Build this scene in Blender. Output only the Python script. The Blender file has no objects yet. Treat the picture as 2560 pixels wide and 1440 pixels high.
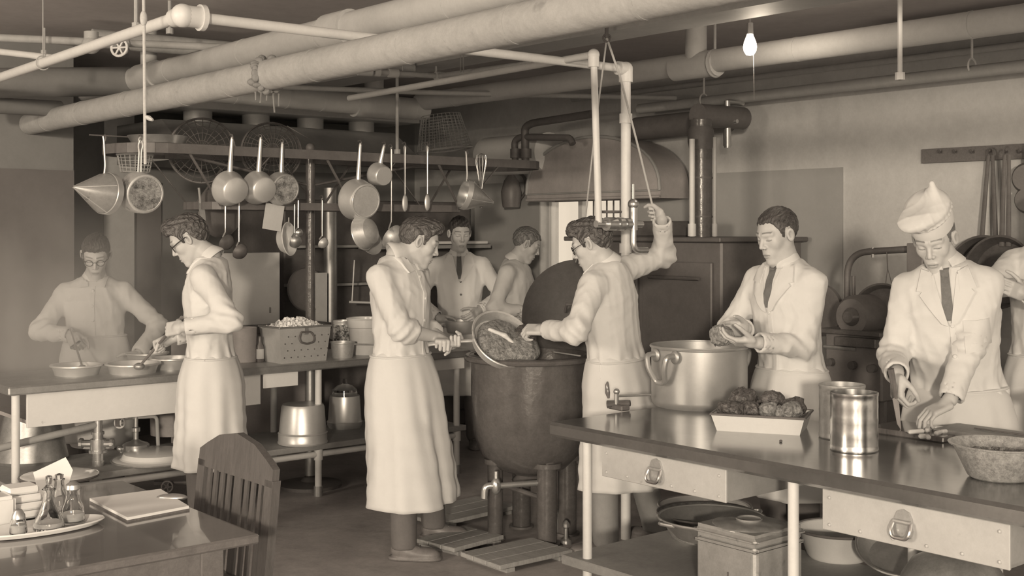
import bpy, bmesh, math, random
import numpy as np
from mathutils import Vector, Matrix, Euler
random.seed(7)
SC = bpy.context.scene
COL = SC.collection
# ------------------------------------------------------------------ camera
F, CX, HZ, CAMH = 3050.0, 1280.0, 575.0, 1.62      # focal length (px of a 2560 wide frame), principal column, horizon row, eye height
cam_d = bpy.data.cameras.new('camera'); cam = bpy.data.objects.new('camera', cam_d); COL.objects.link(cam)
cam.location = (0, 0, CAMH); cam.rotation_euler = (math.pi/2, 0, 0)
cam_d.sensor_width = 36.0; cam_d.lens = 36.0*F/2560.0
cam_d.shift_y = -(720.0-HZ)/2560.0
cam_d.clip_start = 0.05; cam_d.clip_end = 100
SC.camera = cam
# ------------------------------------------------------------------ light
SEPIA = (1.0, 0.853, 0.670)
w = bpy.data.worlds.new('world'); SC.world = w; w.use_nodes = True
bg = w.node_tree.nodes['Background']; bg.inputs[0].default_value = (*SEPIA, 1); bg.inputs[1].default_value = 0.90
def area(name, loc, target, size, power, sy=None):
    l = bpy.data.lights.new(name, 'AREA'); l.energy = power; l.color = SEPIA
    l.shape = 'RECTANGLE'; l.size = size; l.size_y = sy or size
    o = bpy.data.objects.new(name, l); COL.objects.link(o); o.location = loc
    o.rotation_euler = (Vector(target)-Vector(loc)).to_track_quat('-Z', 'Y').to_euler()
    return o
area('flash_lamp', (-0.7, -9.0, 2.7), (0.1, 7.0, 1.15), 0.6, 1060)
area('fill_lamp_right', (3.4, -6.5, 2.2), (0.5, 7.0, 1.0), 2.0, 190)  # added fill lamp behind the camera for coats turned away; no door here
area('fill_lamp_left', (-5.5, 0.8, 2.3), (0.6, 7.0, 1.0), 1.6, 200, 1.4)  # added lamp on the open left for side modelling; no window here
SC.view_settings.view_transform = 'Standard'; SC.view_settings.look = 'None'
SC.view_settings.gamma = 1.0; SC.view_settings.use_curve_mapping = False
SC.view_settings.exposure = 0.0
SC.cycles.use_denoising = True
SC.cycles.max_bounces = 8; SC.cycles.volume_bounces = 2; SC.cycles.transparent_max_bounces = 16
SC.cycles.sample_clamp_indirect = 4.0
# ------------------------------------------------------------------ room frame: x' = V (to the back right), y' = U (to the back left)
RZ = math.radians(40.05)
V = Vector((math.cos(RZ), math.sin(RZ), 0)); U = Vector((-math.sin(RZ), math.cos(RZ), 0))
def rm(v, u, z=0.0): return V*v + U*u + Vector((0, 0, z))
def ray(px, py): return Vector(((px-CX)/F, 1.0, -(py-HZ)/F))
def at(px, py, d): return ray(px, py)*d + Vector((0, 0, CAMH))
def on_u(px, py, u): D = ray(px, py); return at(px, py, u/D.dot(U))
def on_v(px, py, v): D = ray(px, py); return at(px, py, v/D.dot(V))
def on_z(px, py, z): return at(px, py, F*(CAMH-z)/(py-HZ))
def vu(p): return p.dot(V), p.dot(U)
# ------------------------------------------------------------------ materials (greys: the warm light tones them)
MATS = {}
def mat(name, g, rough=0.6, metal=0.0, var=0.12, scale=6.0, bump=0.0, bscale=None, tint=(1, 1, 1), stretch=None, spec=0.5, spots=None, coat=0.0, sheen=0.0, attr=None, contrast=0.25):
    """grey Principled material; noise gives mottled wear, spots=(level, scale, amount) gives chips"""
    m = bpy.data.materials.new(name); m.use_nodes = True; MATS[name] = m
    nt = m.node_tree; N = nt.nodes; L = nt.links
    b = N['Principled BSDF']; b.inputs['Roughness'].default_value = rough; b.inputs['Metallic'].default_value = metal
    b.inputs['Specular IOR Level'].default_value = spec; b.inputs['Coat Weight'].default_value = coat; b.inputs['Sheen Weight'].default_value = sheen
    tc = N.new('ShaderNodeTexCoord'); mp = N.new('ShaderNodeMapping'); L.new(tc.outputs['Object'], mp.inputs[0])
    if stretch: mp.inputs['Scale'].default_value = stretch
    nz = N.new('ShaderNodeTexNoise'); nz.inputs['Scale'].default_value = scale; nz.inputs['Detail'].default_value = 6; nz.inputs['Roughness'].default_value = 0.90
    L.new(mp.outputs[0], nz.inputs['Vector'])
    cr = N.new('ShaderNodeValToRGB'); L.new(nz.outputs['Fac'], cr.inputs[0])
    a, c = g*(1-var), g*(1+var)
    cr.color_ramp.elements[0].position = 0.5-contrast; cr.color_ramp.elements[1].position = 0.5+contrast
    cr.color_ramp.elements[0].color = (a*tint[0], a*tint[1], a*tint[2], 1); cr.color_ramp.elements[1].color = (c*tint[0], c*tint[1], c*tint[2], 1)
    out = cr.outputs[0]
    if spots:
        lev, sc, amt = spots
        n2 = N.new('ShaderNodeTexNoise'); n2.inputs['Scale'].default_value = sc; n2.inputs['Detail'].default_value = 4
        L.new(tc.outputs['Object'], n2.inputs['Vector'])
        r2 = N.new('ShaderNodeMapRange'); r2.inputs[1].default_value = lev; r2.inputs[2].default_value = lev+0.06; L.new(n2.outputs['Fac'], r2.inputs[0])
        mx = N.new('ShaderNodeMix'); mx.data_type = 'RGBA'; L.new(r2.outputs[0], mx.inputs[0]); L.new(out, mx.inputs[6]); mx.inputs[7].default_value = (amt*tint[0], amt*tint[1], amt*tint[2], 1)
        out = mx.outputs[2]
    if attr:
        at_ = N.new('ShaderNodeAttribute'); at_.attribute_name = attr
        ml = N.new('ShaderNodeMix'); ml.data_type = 'RGBA'; ml.blend_type = 'MULTIPLY'; ml.inputs[0].default_value = 1
        L.new(out, ml.inputs[6]); L.new(at_.outputs['Color'], ml.inputs[7]); out = ml.outputs[2]
    L.new(out, b.inputs['Base Color'])
    if bump:
        bn = N.new('ShaderNodeTexNoise'); bn.inputs['Scale'].default_value = bscale or scale*3; bn.inputs['Detail'].default_value = 5
        L.new(mp.outputs[0], bn.inputs['Vector'])
        bp = N.new('ShaderNodeBump'); bp.inputs['Strength'].default_value = bump; bp.inputs['Distance'].default_value = 0.01
        L.new(bn.outputs['Fac'], bp.inputs['Height']); L.new(bp.outputs[0], b.inputs['Normal'])
    return m
DK = (1.0, 0.95, 0.95)
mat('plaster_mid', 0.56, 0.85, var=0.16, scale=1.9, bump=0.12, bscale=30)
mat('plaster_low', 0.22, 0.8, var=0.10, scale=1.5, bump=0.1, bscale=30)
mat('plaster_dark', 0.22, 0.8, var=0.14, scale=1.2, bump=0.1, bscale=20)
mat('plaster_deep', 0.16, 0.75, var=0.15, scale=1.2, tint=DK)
mat('ceiling', 0.6, 0.9, var=0.15, scale=1.0, tint=DK, bump=0.1, bscale=8)
mat('floor', 0.36, 0.55, var=0.3, scale=2.2, tint=DK, bump=0.2, bscale=12, contrast=0.2)
mat('pipe_paint', 0.5, 0.7, var=0.12, scale=3.0, bump=0.2, bscale=14)
mat('pipe_lagging', 0.4, 0.85, var=0.2, scale=4.0, bump=0.45, bscale=18, spots=(0.68, 9, 0.3))
mat('pipe_white', 0.72, 0.45, var=0.08, scale=8)
mat('pipe_grey', 0.40, 0.6, var=0.15, scale=8)
mat('iron_dark', 0.135, 0.5, metal=0.0, var=0.25, scale=10, tint=DK)
mat('iron_black', 0.165, 0.45, var=0.2, scale=8, tint=DK)
mat('lid_black', 0.07, 0.6, var=0.3, scale=9, tint=DK, bump=0.2, bscale=14)
mat('iron_gloss', 0.11, 0.22, var=0.3, scale=12, tint=DK, bump=0.25, bscale=25)
mat('sheet_dark', 0.42, 0.5, var=0.2, scale=2.5, tint=DK)
mat('sheet_mid', 0.36, 0.45, var=0.2, scale=2.5)
mat('steel', 0.62, 0.33, metal=0.85, var=0.15, scale=5)
mat('steel_dull', 0.46, 0.42, metal=0.75, var=0.25, scale=4)
mat('steel_top', 0.36, 0.16, metal=0.85, var=0.22, scale=3, bump=0.03, bscale=6)
mat('aluminium', 0.7, 0.38, metal=0.55, var=0.08, scale=5)
mat('aluminium_pot', 0.44, 0.4, metal=0.55, var=0.1, scale=5)
mat('aluminium_worn', 0.66, 0.45, metal=0.5, var=0.22, scale=9, spots=(0.62, 14, 0.4))
mat('tin_bright', 0.72, 0.24, metal=1.0, var=0.2, scale=7, bump=0.08, bscale=6)
mat('tin_worn', 0.50, 0.35, metal=0.55, var=0.25, scale=8, spots=(0.66, 11, 0.28))
mat('galvanised', 0.56, 0.5, metal=0.15, var=0.12, scale=5, spots=(0.74, 16, 0.4))
mat('galvanised_pale', 0.74, 0.5, var=0.06, scale=4, spots=(0.76, 14, 0.45))
mat('plaster_dado', 0.38, 0.8, var=0.08, scale=1.5, bump=0.1, bscale=30)
mat('cloth_coat_lit', 0.88, 0.9, var=0.03, scale=4, bump=0.2, bscale=12, sheen=0.1)  # coat cloth with brightness put into the colour, offsetting weak light at the back
mat('enamel', 0.72, 0.22, var=0.06, scale=5, spots=(0.74, 9, 0.16))
mat('enamel_dark', 0.15, 0.3, var=0.3, scale=10, tint=DK)
mat('enamel_speckled', 0.34, 0.3, var=0.4, scale=45, contrast=0.12)
mat('brass', 0.60, 0.28, metal=0.8, var=0.2, scale=10)
mat('copper_dull', 0.42, 0.4, metal=0.6, var=0.35, scale=9)
mat('burnt', 0.30, 0.6, metal=0.3, var=0.75, scale=16, contrast=0.12)
mat('wood_dark', 0.17, 0.16, var=0.4, scale=7, stretch=(1, 9, 1), tint=DK, coat=0.6)
mat('wood_chair', 0.11, 0.4, var=0.4, scale=9, stretch=(6, 6, 0.7), tint=DK)
mat('wood_board', 0.40, 0.6, var=0.25, scale=8, stretch=(1, 9, 1))
mat('wood_duck', 0.34, 0.65, var=0.35, scale=7, stretch=(9, 1, 1), bump=0.2)
mat('wood_rail', 0.17, 0.6, var=0.35, scale=10, stretch=(1, 8, 8), tint=DK)
mat('shelf_wood', 0.32, 0.6, var=0.25, scale=5, bump=0.1)
mat('paper', 0.88, 0.7, var=0.03, scale=4)
mat('card', 0.56, 0.75, var=0.08, scale=5)
mat('label_print', 0.40, 0.5, var=0.85, scale=14, contrast=0.06)
mat('china', 0.88, 0.14, var=0.03, scale=4)
mat('cloth_white', 0.70, 0.9, var=0.03, scale=5, bump=0.18, bscale=16, sheen=0.1)
mat('cloth_coat', 0.71, 0.9, var=0.035, scale=4, bump=0.22, bscale=12, sheen=0.1)
mat('cloth_grey', 0.30, 0.9, var=0.12, scale=8, bump=0.2, bscale=20)
mat('cloth_dark', 0.14, 0.9, var=0.15, scale=8, tint=DK, bump=0.15, bscale=20)
mat('tie', 0.17, 0.7, var=0.3, scale=30)
mat('leather', 0.17, 0.45, var=0.3, scale=10, tint=DK, bump=0.15, bscale=30)
mat('skin', 0.55, 0.5, var=0.07, scale=9, attr='tone', bump=0.05, bscale=60)
mat('hair', 0.085, 0.36, var=0.8, scale=22, stretch=(7, 1, 1), tint=DK, bump=0.9, bscale=34, contrast=0.16)
mat('hair_fair', 0.17, 0.4, var=0.6, scale=22, stretch=(7, 1, 1), bump=0.9, bscale=34, contrast=0.16)
mat('frame_black', 0.04, 0.3, tint=DK)
mat('meat', 0.11, 0.38, var=0.85, scale=40, contrast=0.16, bump=1.0, bscale=60, tint=DK)
mat('meat_cut', 0.24, 0.42, var=0.7, scale=38, contrast=0.15, bump=0.9, bscale=55)
mat('fat', 0.72, 0.4, var=0.1, scale=20)
mat('rice', 0.85, 0.7, var=0.1, scale=60)
mat('onion', 0.85, 0.5, var=0.08, scale=20)
mat('grain', 0.34, 0.7, var=0.6, scale=70)
mat('rope', 0.52, 0.9, var=0.2, scale=60)
mat('rope_dark', 0.2, 0.9, var=0.2, scale=60, tint=DK)
mat('vent_white', 0.7, 0.6, var=0.06, scale=4)
def glassmat(name, rough=0.02, tint=0.95):
    m = bpy.data.materials.new(name); m.use_nodes = True; b = m.node_tree.nodes['Principled BSDF']
    b.inputs['Base Color'].default_value = (tint, tint, tint, 1); b.inputs['Roughness'].default_value = rough
    b.inputs['Transmission Weight'].default_value = 1.0; b.inputs['IOR'].default_value = 1.45; MATS[name] = m
glassmat('glass')
def thin_glass():
    m = bpy.data.materials.new('pane_glass'); m.use_nodes = True; nt = m.node_tree; N = nt.nodes
    for n in list(N): N.remove(n)
    o = N.new('ShaderNodeOutputMaterial'); t = N.new('ShaderNodeBsdfTransparent'); g = N.new('ShaderNodeBsdfGlossy'); g.inputs['Roughness'].default_value = 0.05
    x = N.new('ShaderNodeMixShader'); x.inputs[0].default_value = 0.08
    nt.links.new(t.outputs[0], x.inputs[1]); nt.links.new(g.outputs[0], x.inputs[2]); nt.links.new(x.outputs[0], o.inputs[0]); MATS['pane_glass'] = m
thin_glass()
def emat(name, col, s):
    m = bpy.data.materials.new(name); m.use_nodes = True; b = m.node_tree.nodes['Principled BSDF']
    b.inputs['Base Color'].default_value = (*col, 1); b.inputs['Emission Color'].default_value = (*col, 1); b.inputs['Emission Strength'].default_value = s; MATS[name] = m
emat('bulb_lit', SEPIA, 12.0)
# ------------------------------------------------------------------ object helpers
WM = {}
def T(loc=(0, 0, 0), rz=0.0): return Matrix.Translation(Vector(loc)) @ Matrix.Rotation(rz, 4, 'Z')
def tag(o, label, cat, group=None, kind=None):
    if label: o['label'] = label
    if cat: o['category'] = cat
    if group: o['group'] = group
    if kind: o['kind'] = kind
    return o
def thing(name, label, cat, loc=(0, 0, 0), rz=0.0, group=None, M=None):
    o = bpy.data.objects.new(name, None); COL.objects.link(o); o.empty_display_size = 0.05
    m = M if M is not None else T(loc, rz)
    o.matrix_world = m; WM[o.name] = m.copy()
    return tag(o, label, cat, group)
def link_mesh(name, me, material, parent=None, M=None):
    me.materials.append(MATS[material] if isinstance(material, str) else material)
    o = bpy.data.objects.new(name, me); COL.objects.link(o)
    if parent is not None: o.parent = parent; WM[o.name] = WM[parent.name]
    else:
        m = M if M is not None else Matrix.Identity(4)
        o.matrix_world = m; WM[o.name] = m.copy()
    return o
class MB:
    """collects shapes; build() links them as one mesh object"""
    def __init__(s): s.v = []; s.f = []
    def add(s, vs, fs, M=None):
        o = len(s.v)
        s.v += [tuple(M @ Vector(v)) if M is not None else tuple(v) for v in vs]
        s.f += [tuple(i+o for i in f) for f in fs]; return s
    def bm(s, bm, M=None):
        bm.verts.index_update(); s.add([v.co for v in bm.verts], [[v.index for v in f.verts] for f in bm.faces], M); bm.free(); return s
    def box(s, c, size, bev=0.0, M=None, rot=None, seg=1):
        bm = bmesh.new(); bmesh.ops.create_cube(bm, size=1.0)
        bmesh.ops.scale(bm, vec=Vector(size), verts=bm.verts)
        if bev: bmesh.ops.bevel(bm, geom=list(bm.edges), offset=bev, segments=seg, affect='EDGES', clamp_overlap=True)
        m = Matrix.Translation(Vector(c))
        if rot is not None: m = m @ (rot if isinstance(rot, Matrix) else Euler(rot).to_matrix().to_4x4())
        if M is not None: m = M @ m
        return s.bm(bm, m)
    def tube(s, pts, r, seg=10, cap=True, M=None, flat=None):
        P = [Vector(p) for p in pts]; n = len(P)
        R = list(r) if hasattr(r, '__len__') else [r]*n
        t0 = (P[1]-P[0]).normalized()
        a = Vector((0, 0, 1)) if abs(t0.z) < 0.9 else Vector((1, 0, 0))
        nrm = (a - t0*a.dot(t0)).normalized(); vs = []; fs = []
        for i in range(n):
            t = ((P[min(i+1, n-1)]-P[i]).normalized() + (P[i]-P[max(i-1, 0)]).normalized())
            t = t.normalized() if t.length > 1e-6 else t0
            nrm = (nrm - t*nrm.dot(t)); nrm = nrm.normalized() if nrm.length > 1e-6 else nrm
            b = t.cross(nrm)
            for k in range(seg):
                an = 2*math.pi*k/seg
                vs.append(P[i] + nrm*(math.cos(an)*R[i]*(flat or 1)) + b*(math.sin(an)*R[i]))
        for i in range(n-1):
            for k in range(seg):
                k2 = (k+1) % seg
                fs.append((i*seg+k, i*seg+k2, (i+1)*seg+k2, (i+1)*seg+k))
        if cap: fs.append(tuple(range(seg-1, -1, -1))); fs.append(tuple((n-1)*seg+k for k in range(seg)))
        return s.add(vs, fs, M)
    def lathe(s, prof, seg=32, M=None, squash=None):
        """prof: (radius, z) list, revolved about z"""
        vs = []; fs = []; rings = []
        for r, z in prof:
            if r < 1e-6: rings.append([len(vs)]); vs.append((0, 0, z))
            else:
                rings.append(list(range(len(vs), len(vs)+seg)))
                for k in range(seg):
                    a = 2*math.pi*k/seg; vs.append((r*math.cos(a), r*math.sin(a)*(squash or 1), z))
        for A, B in zip(rings[:-1], rings[1:]):
            for k in range(seg):
                k2 = (k+1) % seg
                if len(A) == 1 and len(B) == 1: continue
                if len(A) == 1: fs.append((A[0], B[k2], B[k]))
                elif len(B) == 1: fs.append((A[k], A[k2], B[0]))
                else: fs.append((A[k], A[k2], B[k2], B[k]))
        return s.add(vs, fs, M)
    def torus(s, R, r, seg=32, rs=8, M=None, sx=1.0, sy=1.0):
        vs = []; fs = []
        for i in range(seg):
            a = 2*math.pi*i/seg
            for j in range(rs):
                b = 2*math.pi*j/rs
                vs.append(((R*sx+r*math.cos(b))*math.cos(a), (R*sy+r*math.cos(b))*math.sin(a), r*math.sin(b)))
        for i in range(seg):
            for j in range(rs):
                fs.append((i*rs+j, ((i+1) % seg)*rs+j, ((i+1) % seg)*rs+(j+1) % rs, i*rs+(j+1) % rs))
        return s.add(vs, fs, M)
    def prism(s, poly, t, M=None):
        """2D outline in xy, extruded z 0..t"""
        n = len(poly); vs = [(x, y, 0) for x, y in poly] + [(x, y, t) for x, y in poly]
        fs = [tuple(range(n-1, -1, -1)), tuple(range(n, 2*n))] + [(i, (i+1) % n, (i+1) % n+n, i+n) for i in range(n)]
        return s.add(vs, fs, M)
    def ball(s, c, r, M=None, seg=16, rings=10):
        rr = r if hasattr(r, '__len__') else (r, r, r)
        m = Matrix.Translation(Vector(c)) @ Matrix.Diagonal((*rr, 1))
        if M is not None: m = M @ m
        return s.lathe([(math.sin(math.pi*i/rings), -math.cos(math.pi*i/rings)) for i in range(rings+1)], seg, m)
    def build(s, name, material, parent=None, world=False, smooth=35, M=None):
        vs = s.v
        if world and parent is not None:
            inv = WM[parent.name].inverted(); vs = [tuple(inv @ Vector(v)) for v in vs]
        elif world and M is not None:
            inv = M.inverted(); vs = [tuple(inv @ Vector(v)) for v in vs]
        me = bpy.data.meshes.new(name); me.from_pydata([tuple(v) for v in vs], [], s.f); me.update()
        bm = bmesh.new(); bm.from_mesh(me); bmesh.ops.recalc_face_normals(bm, faces=bm.faces); bm.to_mesh(me); bm.free()
        if smooth: me.shade_smooth(); me.set_sharp_from_angle(angle=math.radians(smooth))
        return link_mesh(name, me, material, parent, M)
def struct(name, mb, material, label=None, cat=None, **k):
    o = mb.build(name, material, **k)
    return tag(o, label, cat, kind='structure')
def bend(pts, r, n=6):
    """round the corners of a polyline"""
    P = [Vector(p) for p in pts]; out = [P[0]]
    for i in range(1, len(P)-1):
        a = (P[i-1]-P[i]); b = (P[i+1]-P[i]); q = min(r, a.length*.49, b.length*.49)
        A = P[i]+a.normalized()*q; B = P[i]+b.normalized()*q
        for k in range(n+1):
            t = k/n; out.append(A*(1-t)**2 + P[i]*2*t*(1-t) + B*t*t)
    out.append(P[-1]); return out
def frame_from(z, x=None):
    """rotation matrix with local z along z"""
    z = Vector(z).normalized(); x = Vector(x) if x is not None else (Vector((1, 0, 0)) if abs(z.x) < 0.9 else Vector((0, 1, 0)))
    x = (x - z*x.dot(z)).normalized(); y = z.cross(x)
    return Matrix((x, y, z)).transposed().to_4x4()
def place(p, z=(0, 0, 1), x=None): return Matrix.Translation(Vector(p)) @ frame_from(z, x)
RM = Matrix.Rotation(RZ, 4, 'Z')
def rbox(mb, v0, v1, u0, u1, z0, z1, bev=0.0):
    """box given in room coordinates"""
    return mb.box(((v0+v1)/2, (u0+u1)/2, (z0+z1)/2), (abs(v1-v0), abs(u1-u0), abs(z1-z0)), bev, M=RM)
# ================================================================== the room
WR, WB, CEIL = 6.63, 9.30, 2.86            # right wall v, back wall u, ceiling height
struct('floor', rbox(MB(), -6, 6.9, -4, 9.6, -0.12, 0.0), 'floor', 'dark worn kitchen floor', 'floor')
struct('ceiling', rbox(MB(), -6, 6.9, -4, 9.6, CEIL, CEIL+0.15), 'ceiling', 'dark painted basement kitchen ceiling', 'ceiling')
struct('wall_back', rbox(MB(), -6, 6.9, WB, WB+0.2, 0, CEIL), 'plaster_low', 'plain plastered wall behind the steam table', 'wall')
# right wall with a window opening
WU0, WU1, WZ0, WZ1 = 6.50, 7.52, 1.18, 2.22
mb = MB()
rbox(mb, WR, WR+0.2, -4, WU0, 0, CEIL); rbox(mb, WR, WR+0.2, WU1, WB+0.2, 0, CEIL)
rbox(mb, WR, WR+0.2, WU0, WU1, 0, WZ0); rbox(mb, WR, WR+0.2, WU0, WU1, WZ1, CEIL)
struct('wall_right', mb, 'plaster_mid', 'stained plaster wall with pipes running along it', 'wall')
mb = rbox(MB(), WR-0.012, WR, 4.6, WU0, 0.0, 2.02); rbox(mb, WR-0.012, WR, WU1, 9.2, 0.0, 2.02); rbox(mb, WR-0.012, WR, WU0, WU1, 0.0, WZ0)
struct('trim_1', mb, 'plaster_dado', 'darker painted lower band of the plaster wall', 'wall panel')
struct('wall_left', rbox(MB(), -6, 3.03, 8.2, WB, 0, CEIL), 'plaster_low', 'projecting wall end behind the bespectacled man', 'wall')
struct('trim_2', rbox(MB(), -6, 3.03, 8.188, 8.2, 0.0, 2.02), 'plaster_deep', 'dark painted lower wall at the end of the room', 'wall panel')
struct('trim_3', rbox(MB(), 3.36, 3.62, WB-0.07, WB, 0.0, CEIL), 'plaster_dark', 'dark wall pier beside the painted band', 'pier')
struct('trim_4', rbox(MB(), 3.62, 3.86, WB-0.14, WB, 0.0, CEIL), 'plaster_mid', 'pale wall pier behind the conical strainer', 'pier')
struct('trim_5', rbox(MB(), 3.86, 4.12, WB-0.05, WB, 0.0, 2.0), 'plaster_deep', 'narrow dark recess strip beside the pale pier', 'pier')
# window
m = T(rm(WR+0.1, (WU0+WU1)/2, (WZ0+WZ1)/2), RZ)
win = thing('window_1', 'barred window below the rounded hood', 'window', M=m); win['kind'] = 'structure'
hw, hh = (WU1-WU0)/2, (WZ1-WZ0)/2
mb = MB()
for sgn in (-1, 1): mb.box((0, sgn*(hw-0.03), 0), (0.05, 0.04, 2*hh), 0.005); mb.box((0, 0, sgn*(hh-0.02)), (0.05, 2*hw, 0.04), 0.005)
mb.build('window_frame', 'vent_white', win)
MB().box((0, 0.12, 0), (0.05, 0.05, 2*hh-0.08), 0.004).build('mullion', 'vent_white', win)
for k in range(7): MB().tube([(0.03, -hw+0.08+k*0.075, -hh), (0.03, -hw+0.08+k*0.075, hh)], 0.007, 6).build('bar', 'iron_dark', win)
MB().box((0.06, 0, 0), (0.006, 2*hw-0.1, 2*hh-0.1)).build('pane', 'pane_glass', win)
# ceiling beam (two flanges and a web)
bv = 4.36
mb = MB(); rbox(mb, bv-0.02, bv+0.02, -4, WB, 2.62, CEIL)
bt = T(rm(bv, 3.0, 2.62), RZ)
beam = thing('ceiling_beam', 'dark riveted ceiling beam with pale lower flange', 'beam', M=bt)
beam['kind'] = 'structure'
mb.build('web', 'sheet_dark', beam, world=True)
rbox(MB(), bv-0.12, bv+0.12, -4, WB, 2.60, 2.625).build('flange', 'pipe_grey', beam, world=True)
rbox(MB(), bv-0.30, bv-0.02, -4, WB, 2.68, 2.86).build('side_board', 'plaster_dark', beam, world=True)
# ================================================================== pipes
def pipe(name, label, pts, r, material, seg=18, bands=0, rb=None, bmat=None, cat='pipe', group=None, elbow=None, M=None):
    """a pipe through world points with optional bands along it"""
    P = [Vector(p) for p in pts]
    root = thing(name, label, cat, loc=P[0], group=group)
    MB().tube(bend(P, elbow, 6) if elbow else P, r, seg).build('pipe_run', material, root, world=True)
    if bands:
        L = (P[-1]-P[0])
        for k in range(bands):
            t = (k+0.5+random.uniform(-.18, .18))/bands
            c = P[0]+L*t
            MB().tube([c-L.normalized()*0.008, c+L.normalized()*0.008], r*1.025, seg).build('band', bmat or material, root, world=True)
    return root
def on_axis(px, v, zn, zf, un=-3.5, uf=WB):
    D = ray(px, 0); d = v/(D.x*V.x+V.y); u = d*(D.x*U.x+U.y); return rm(v, u, zn+(zf-zn)*(u-un)/(uf-un))
A = pipe('insulated_pipe', 'pale insulated pipe, upper one of the pair crossing the ceiling', [rm(3.13, -3.5, 2.605), rm(3.13, WB-0.01, 2.565)], 0.073, 'pipe_paint', 24, 14)
# collar, riser and sleeve on that pipe
c = on_axis(372, 3.13, 2.605, 2.565); MB().tube([c+U*-0.13, c+U*0.13], 0.083, 24).build('collar', 'pipe_paint', A, world=True)
MB().tube(bend([c, c+Vector((0, 0, 0.12)), c+Vector((0, 0, 0.28))], 0.05), 0.05, 16).build('riser', 'pipe_paint', A, world=True)
c = on_axis(850, 3.13, 2.605, 2.565); MB().tube([c-U*0.10, c+U*0.1], 0.088, 24).build('collar', 'pipe_paint', A, world=True)
B = pipe('insulated_pipe', 'cracked insulated pipe, lower one of the pair crossing the ceiling', [rm(2.74, -3.5, 2.362), rm(2.74, 8.195, 2.318)], 0.070, 'pipe_lagging', 26, 18)
c = on_axis(668, 2.74, 2.362, 2.318, -3.5, 8.1)
ring = MB()
for k in range(26):
    a = 2*math.pi*k/26; p = c + V*(math.cos(a)*0.074) + Vector((0, 0, math.sin(a)*0.074)) + U*random.uniform(-.03, .03)
    ring.ball(p, (random.uniform(.014, .026), random.uniform(.012, .022), random.uniform(.012, .024)), seg=8, rings=6)
for k in range(5):
    p = c + V*0.03*(k-2) + Vector((0, 0, -0.08)); ring.tube([p, p+Vector((random.uniform(-.01, .01), 0, -random.uniform(.03, .09)))], 0.004, 5)
ring.build('ragged_joint', 'plaster_dark', B, world=True)
Cp = pipe('insulated_pipe', 'smooth insulated pipe passing behind the lit bulb', [rm(5.25, -3, 2.575), rm(5.25, 7.3, 2.56)], 0.064, 'pipe_paint', 24, 8)
c = on_v(1740, 165, 5.25); MB().tube([c, c+Vector((0, 0, 0.35))], 0.062, 20).build('riser', 'pipe_paint', Cp, world=True)
MB().tube([c-U*0.16, c+U*0.16], 0.072, 24).build('collar', 'pipe_paint', Cp, world=True)
p = c - U*0.14
MB().torus(0.075, 0.006, 24, 6, place(p, U)).build('hanger_ring', 'pipe_grey', Cp, world=True)
MB().tube([p+Vector((0, 0, 0.075)), Vector((p.x, p.y, CEIL))], 0.008, 8).build('hanger_rod', 'pipe_grey', Cp, world=True)
Dp = pipe('insulated_pipe', 'insulated main running along the wall above the kitchen hood', [rm(3.3, 7.3, 2.53), rm(5.3, 7.3, 2.505)], 0.078, 'pipe_paint', 24, 6)
c = rm(4.85, 7.3, 2.51); MB().tube([c, Vector((c.x, c.y, CEIL))], 0.07, 20).build('riser', 'pipe_paint', Dp, world=True)
MB().tube([c-V*0.17, c+V*0.17], 0.092, 24).build('collar', 'pipe_paint', Dp, world=True)
H1 = pipe('wall_pipe', 'pale pipe hung along the plaster wall above the hook rail', [rm(6.42, -2, 2.54), rm(6.42, 6.2, 2.50)], 0.036, 'pipe_grey', 16, 6)
for q in (2430, 1760):
    c = on_v(q, 165 if q > 2000 else 250, 6.42); MB().torus(0.042, 0.006, 18, 6, place(c, U)).tube([c+Vector((0, 0, 0.042)), Vector((c.x, c.y, CEIL))], 0.007, 6).build('hanger', 'pipe_white', H1, world=True)
# shiny valve hanging from that pipe
c = on_v(1818, 252, 6.26)
val = MB()
for z0, z1, r in ((0, -.05, .02), (-.05, -.075, .034), (-.075, -.12, .024), (-.12, -.16, .038), (-.16, -.2, .024), (-.2, -.3, .026), (-.3, -.31, .02)):
    val.tube([c+Vector((0, 0, z0)), c+Vector((0, 0, z1))], r, 14)
val.tube([c+Vector((0, 0, -.14))-U*0.085, c+Vector((0, 0, -.14))+U*0.085], 0.014, 10)
val.tube([c+Vector((0, 0, -.005)), c+V*.16+Vector((0, 0, -.005))], .018, 10)
val.build('brass_valve', 'steel', H1, world=True)
pipe('wall_pipe', 'thin conduit above the pale wall pipe', [rm(6.5, -2, 2.655), rm(6.5, 7.0, 2.64)], 0.02, 'pipe_grey', 12, 5)
pipe('wall_pipe', 'thick grey pipe tucked against the ceiling by the wall', [rm(6.38, -2, 2.76), rm(6.38, 4.2, 2.76)], 0.062, 'plaster_low', 18)
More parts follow.
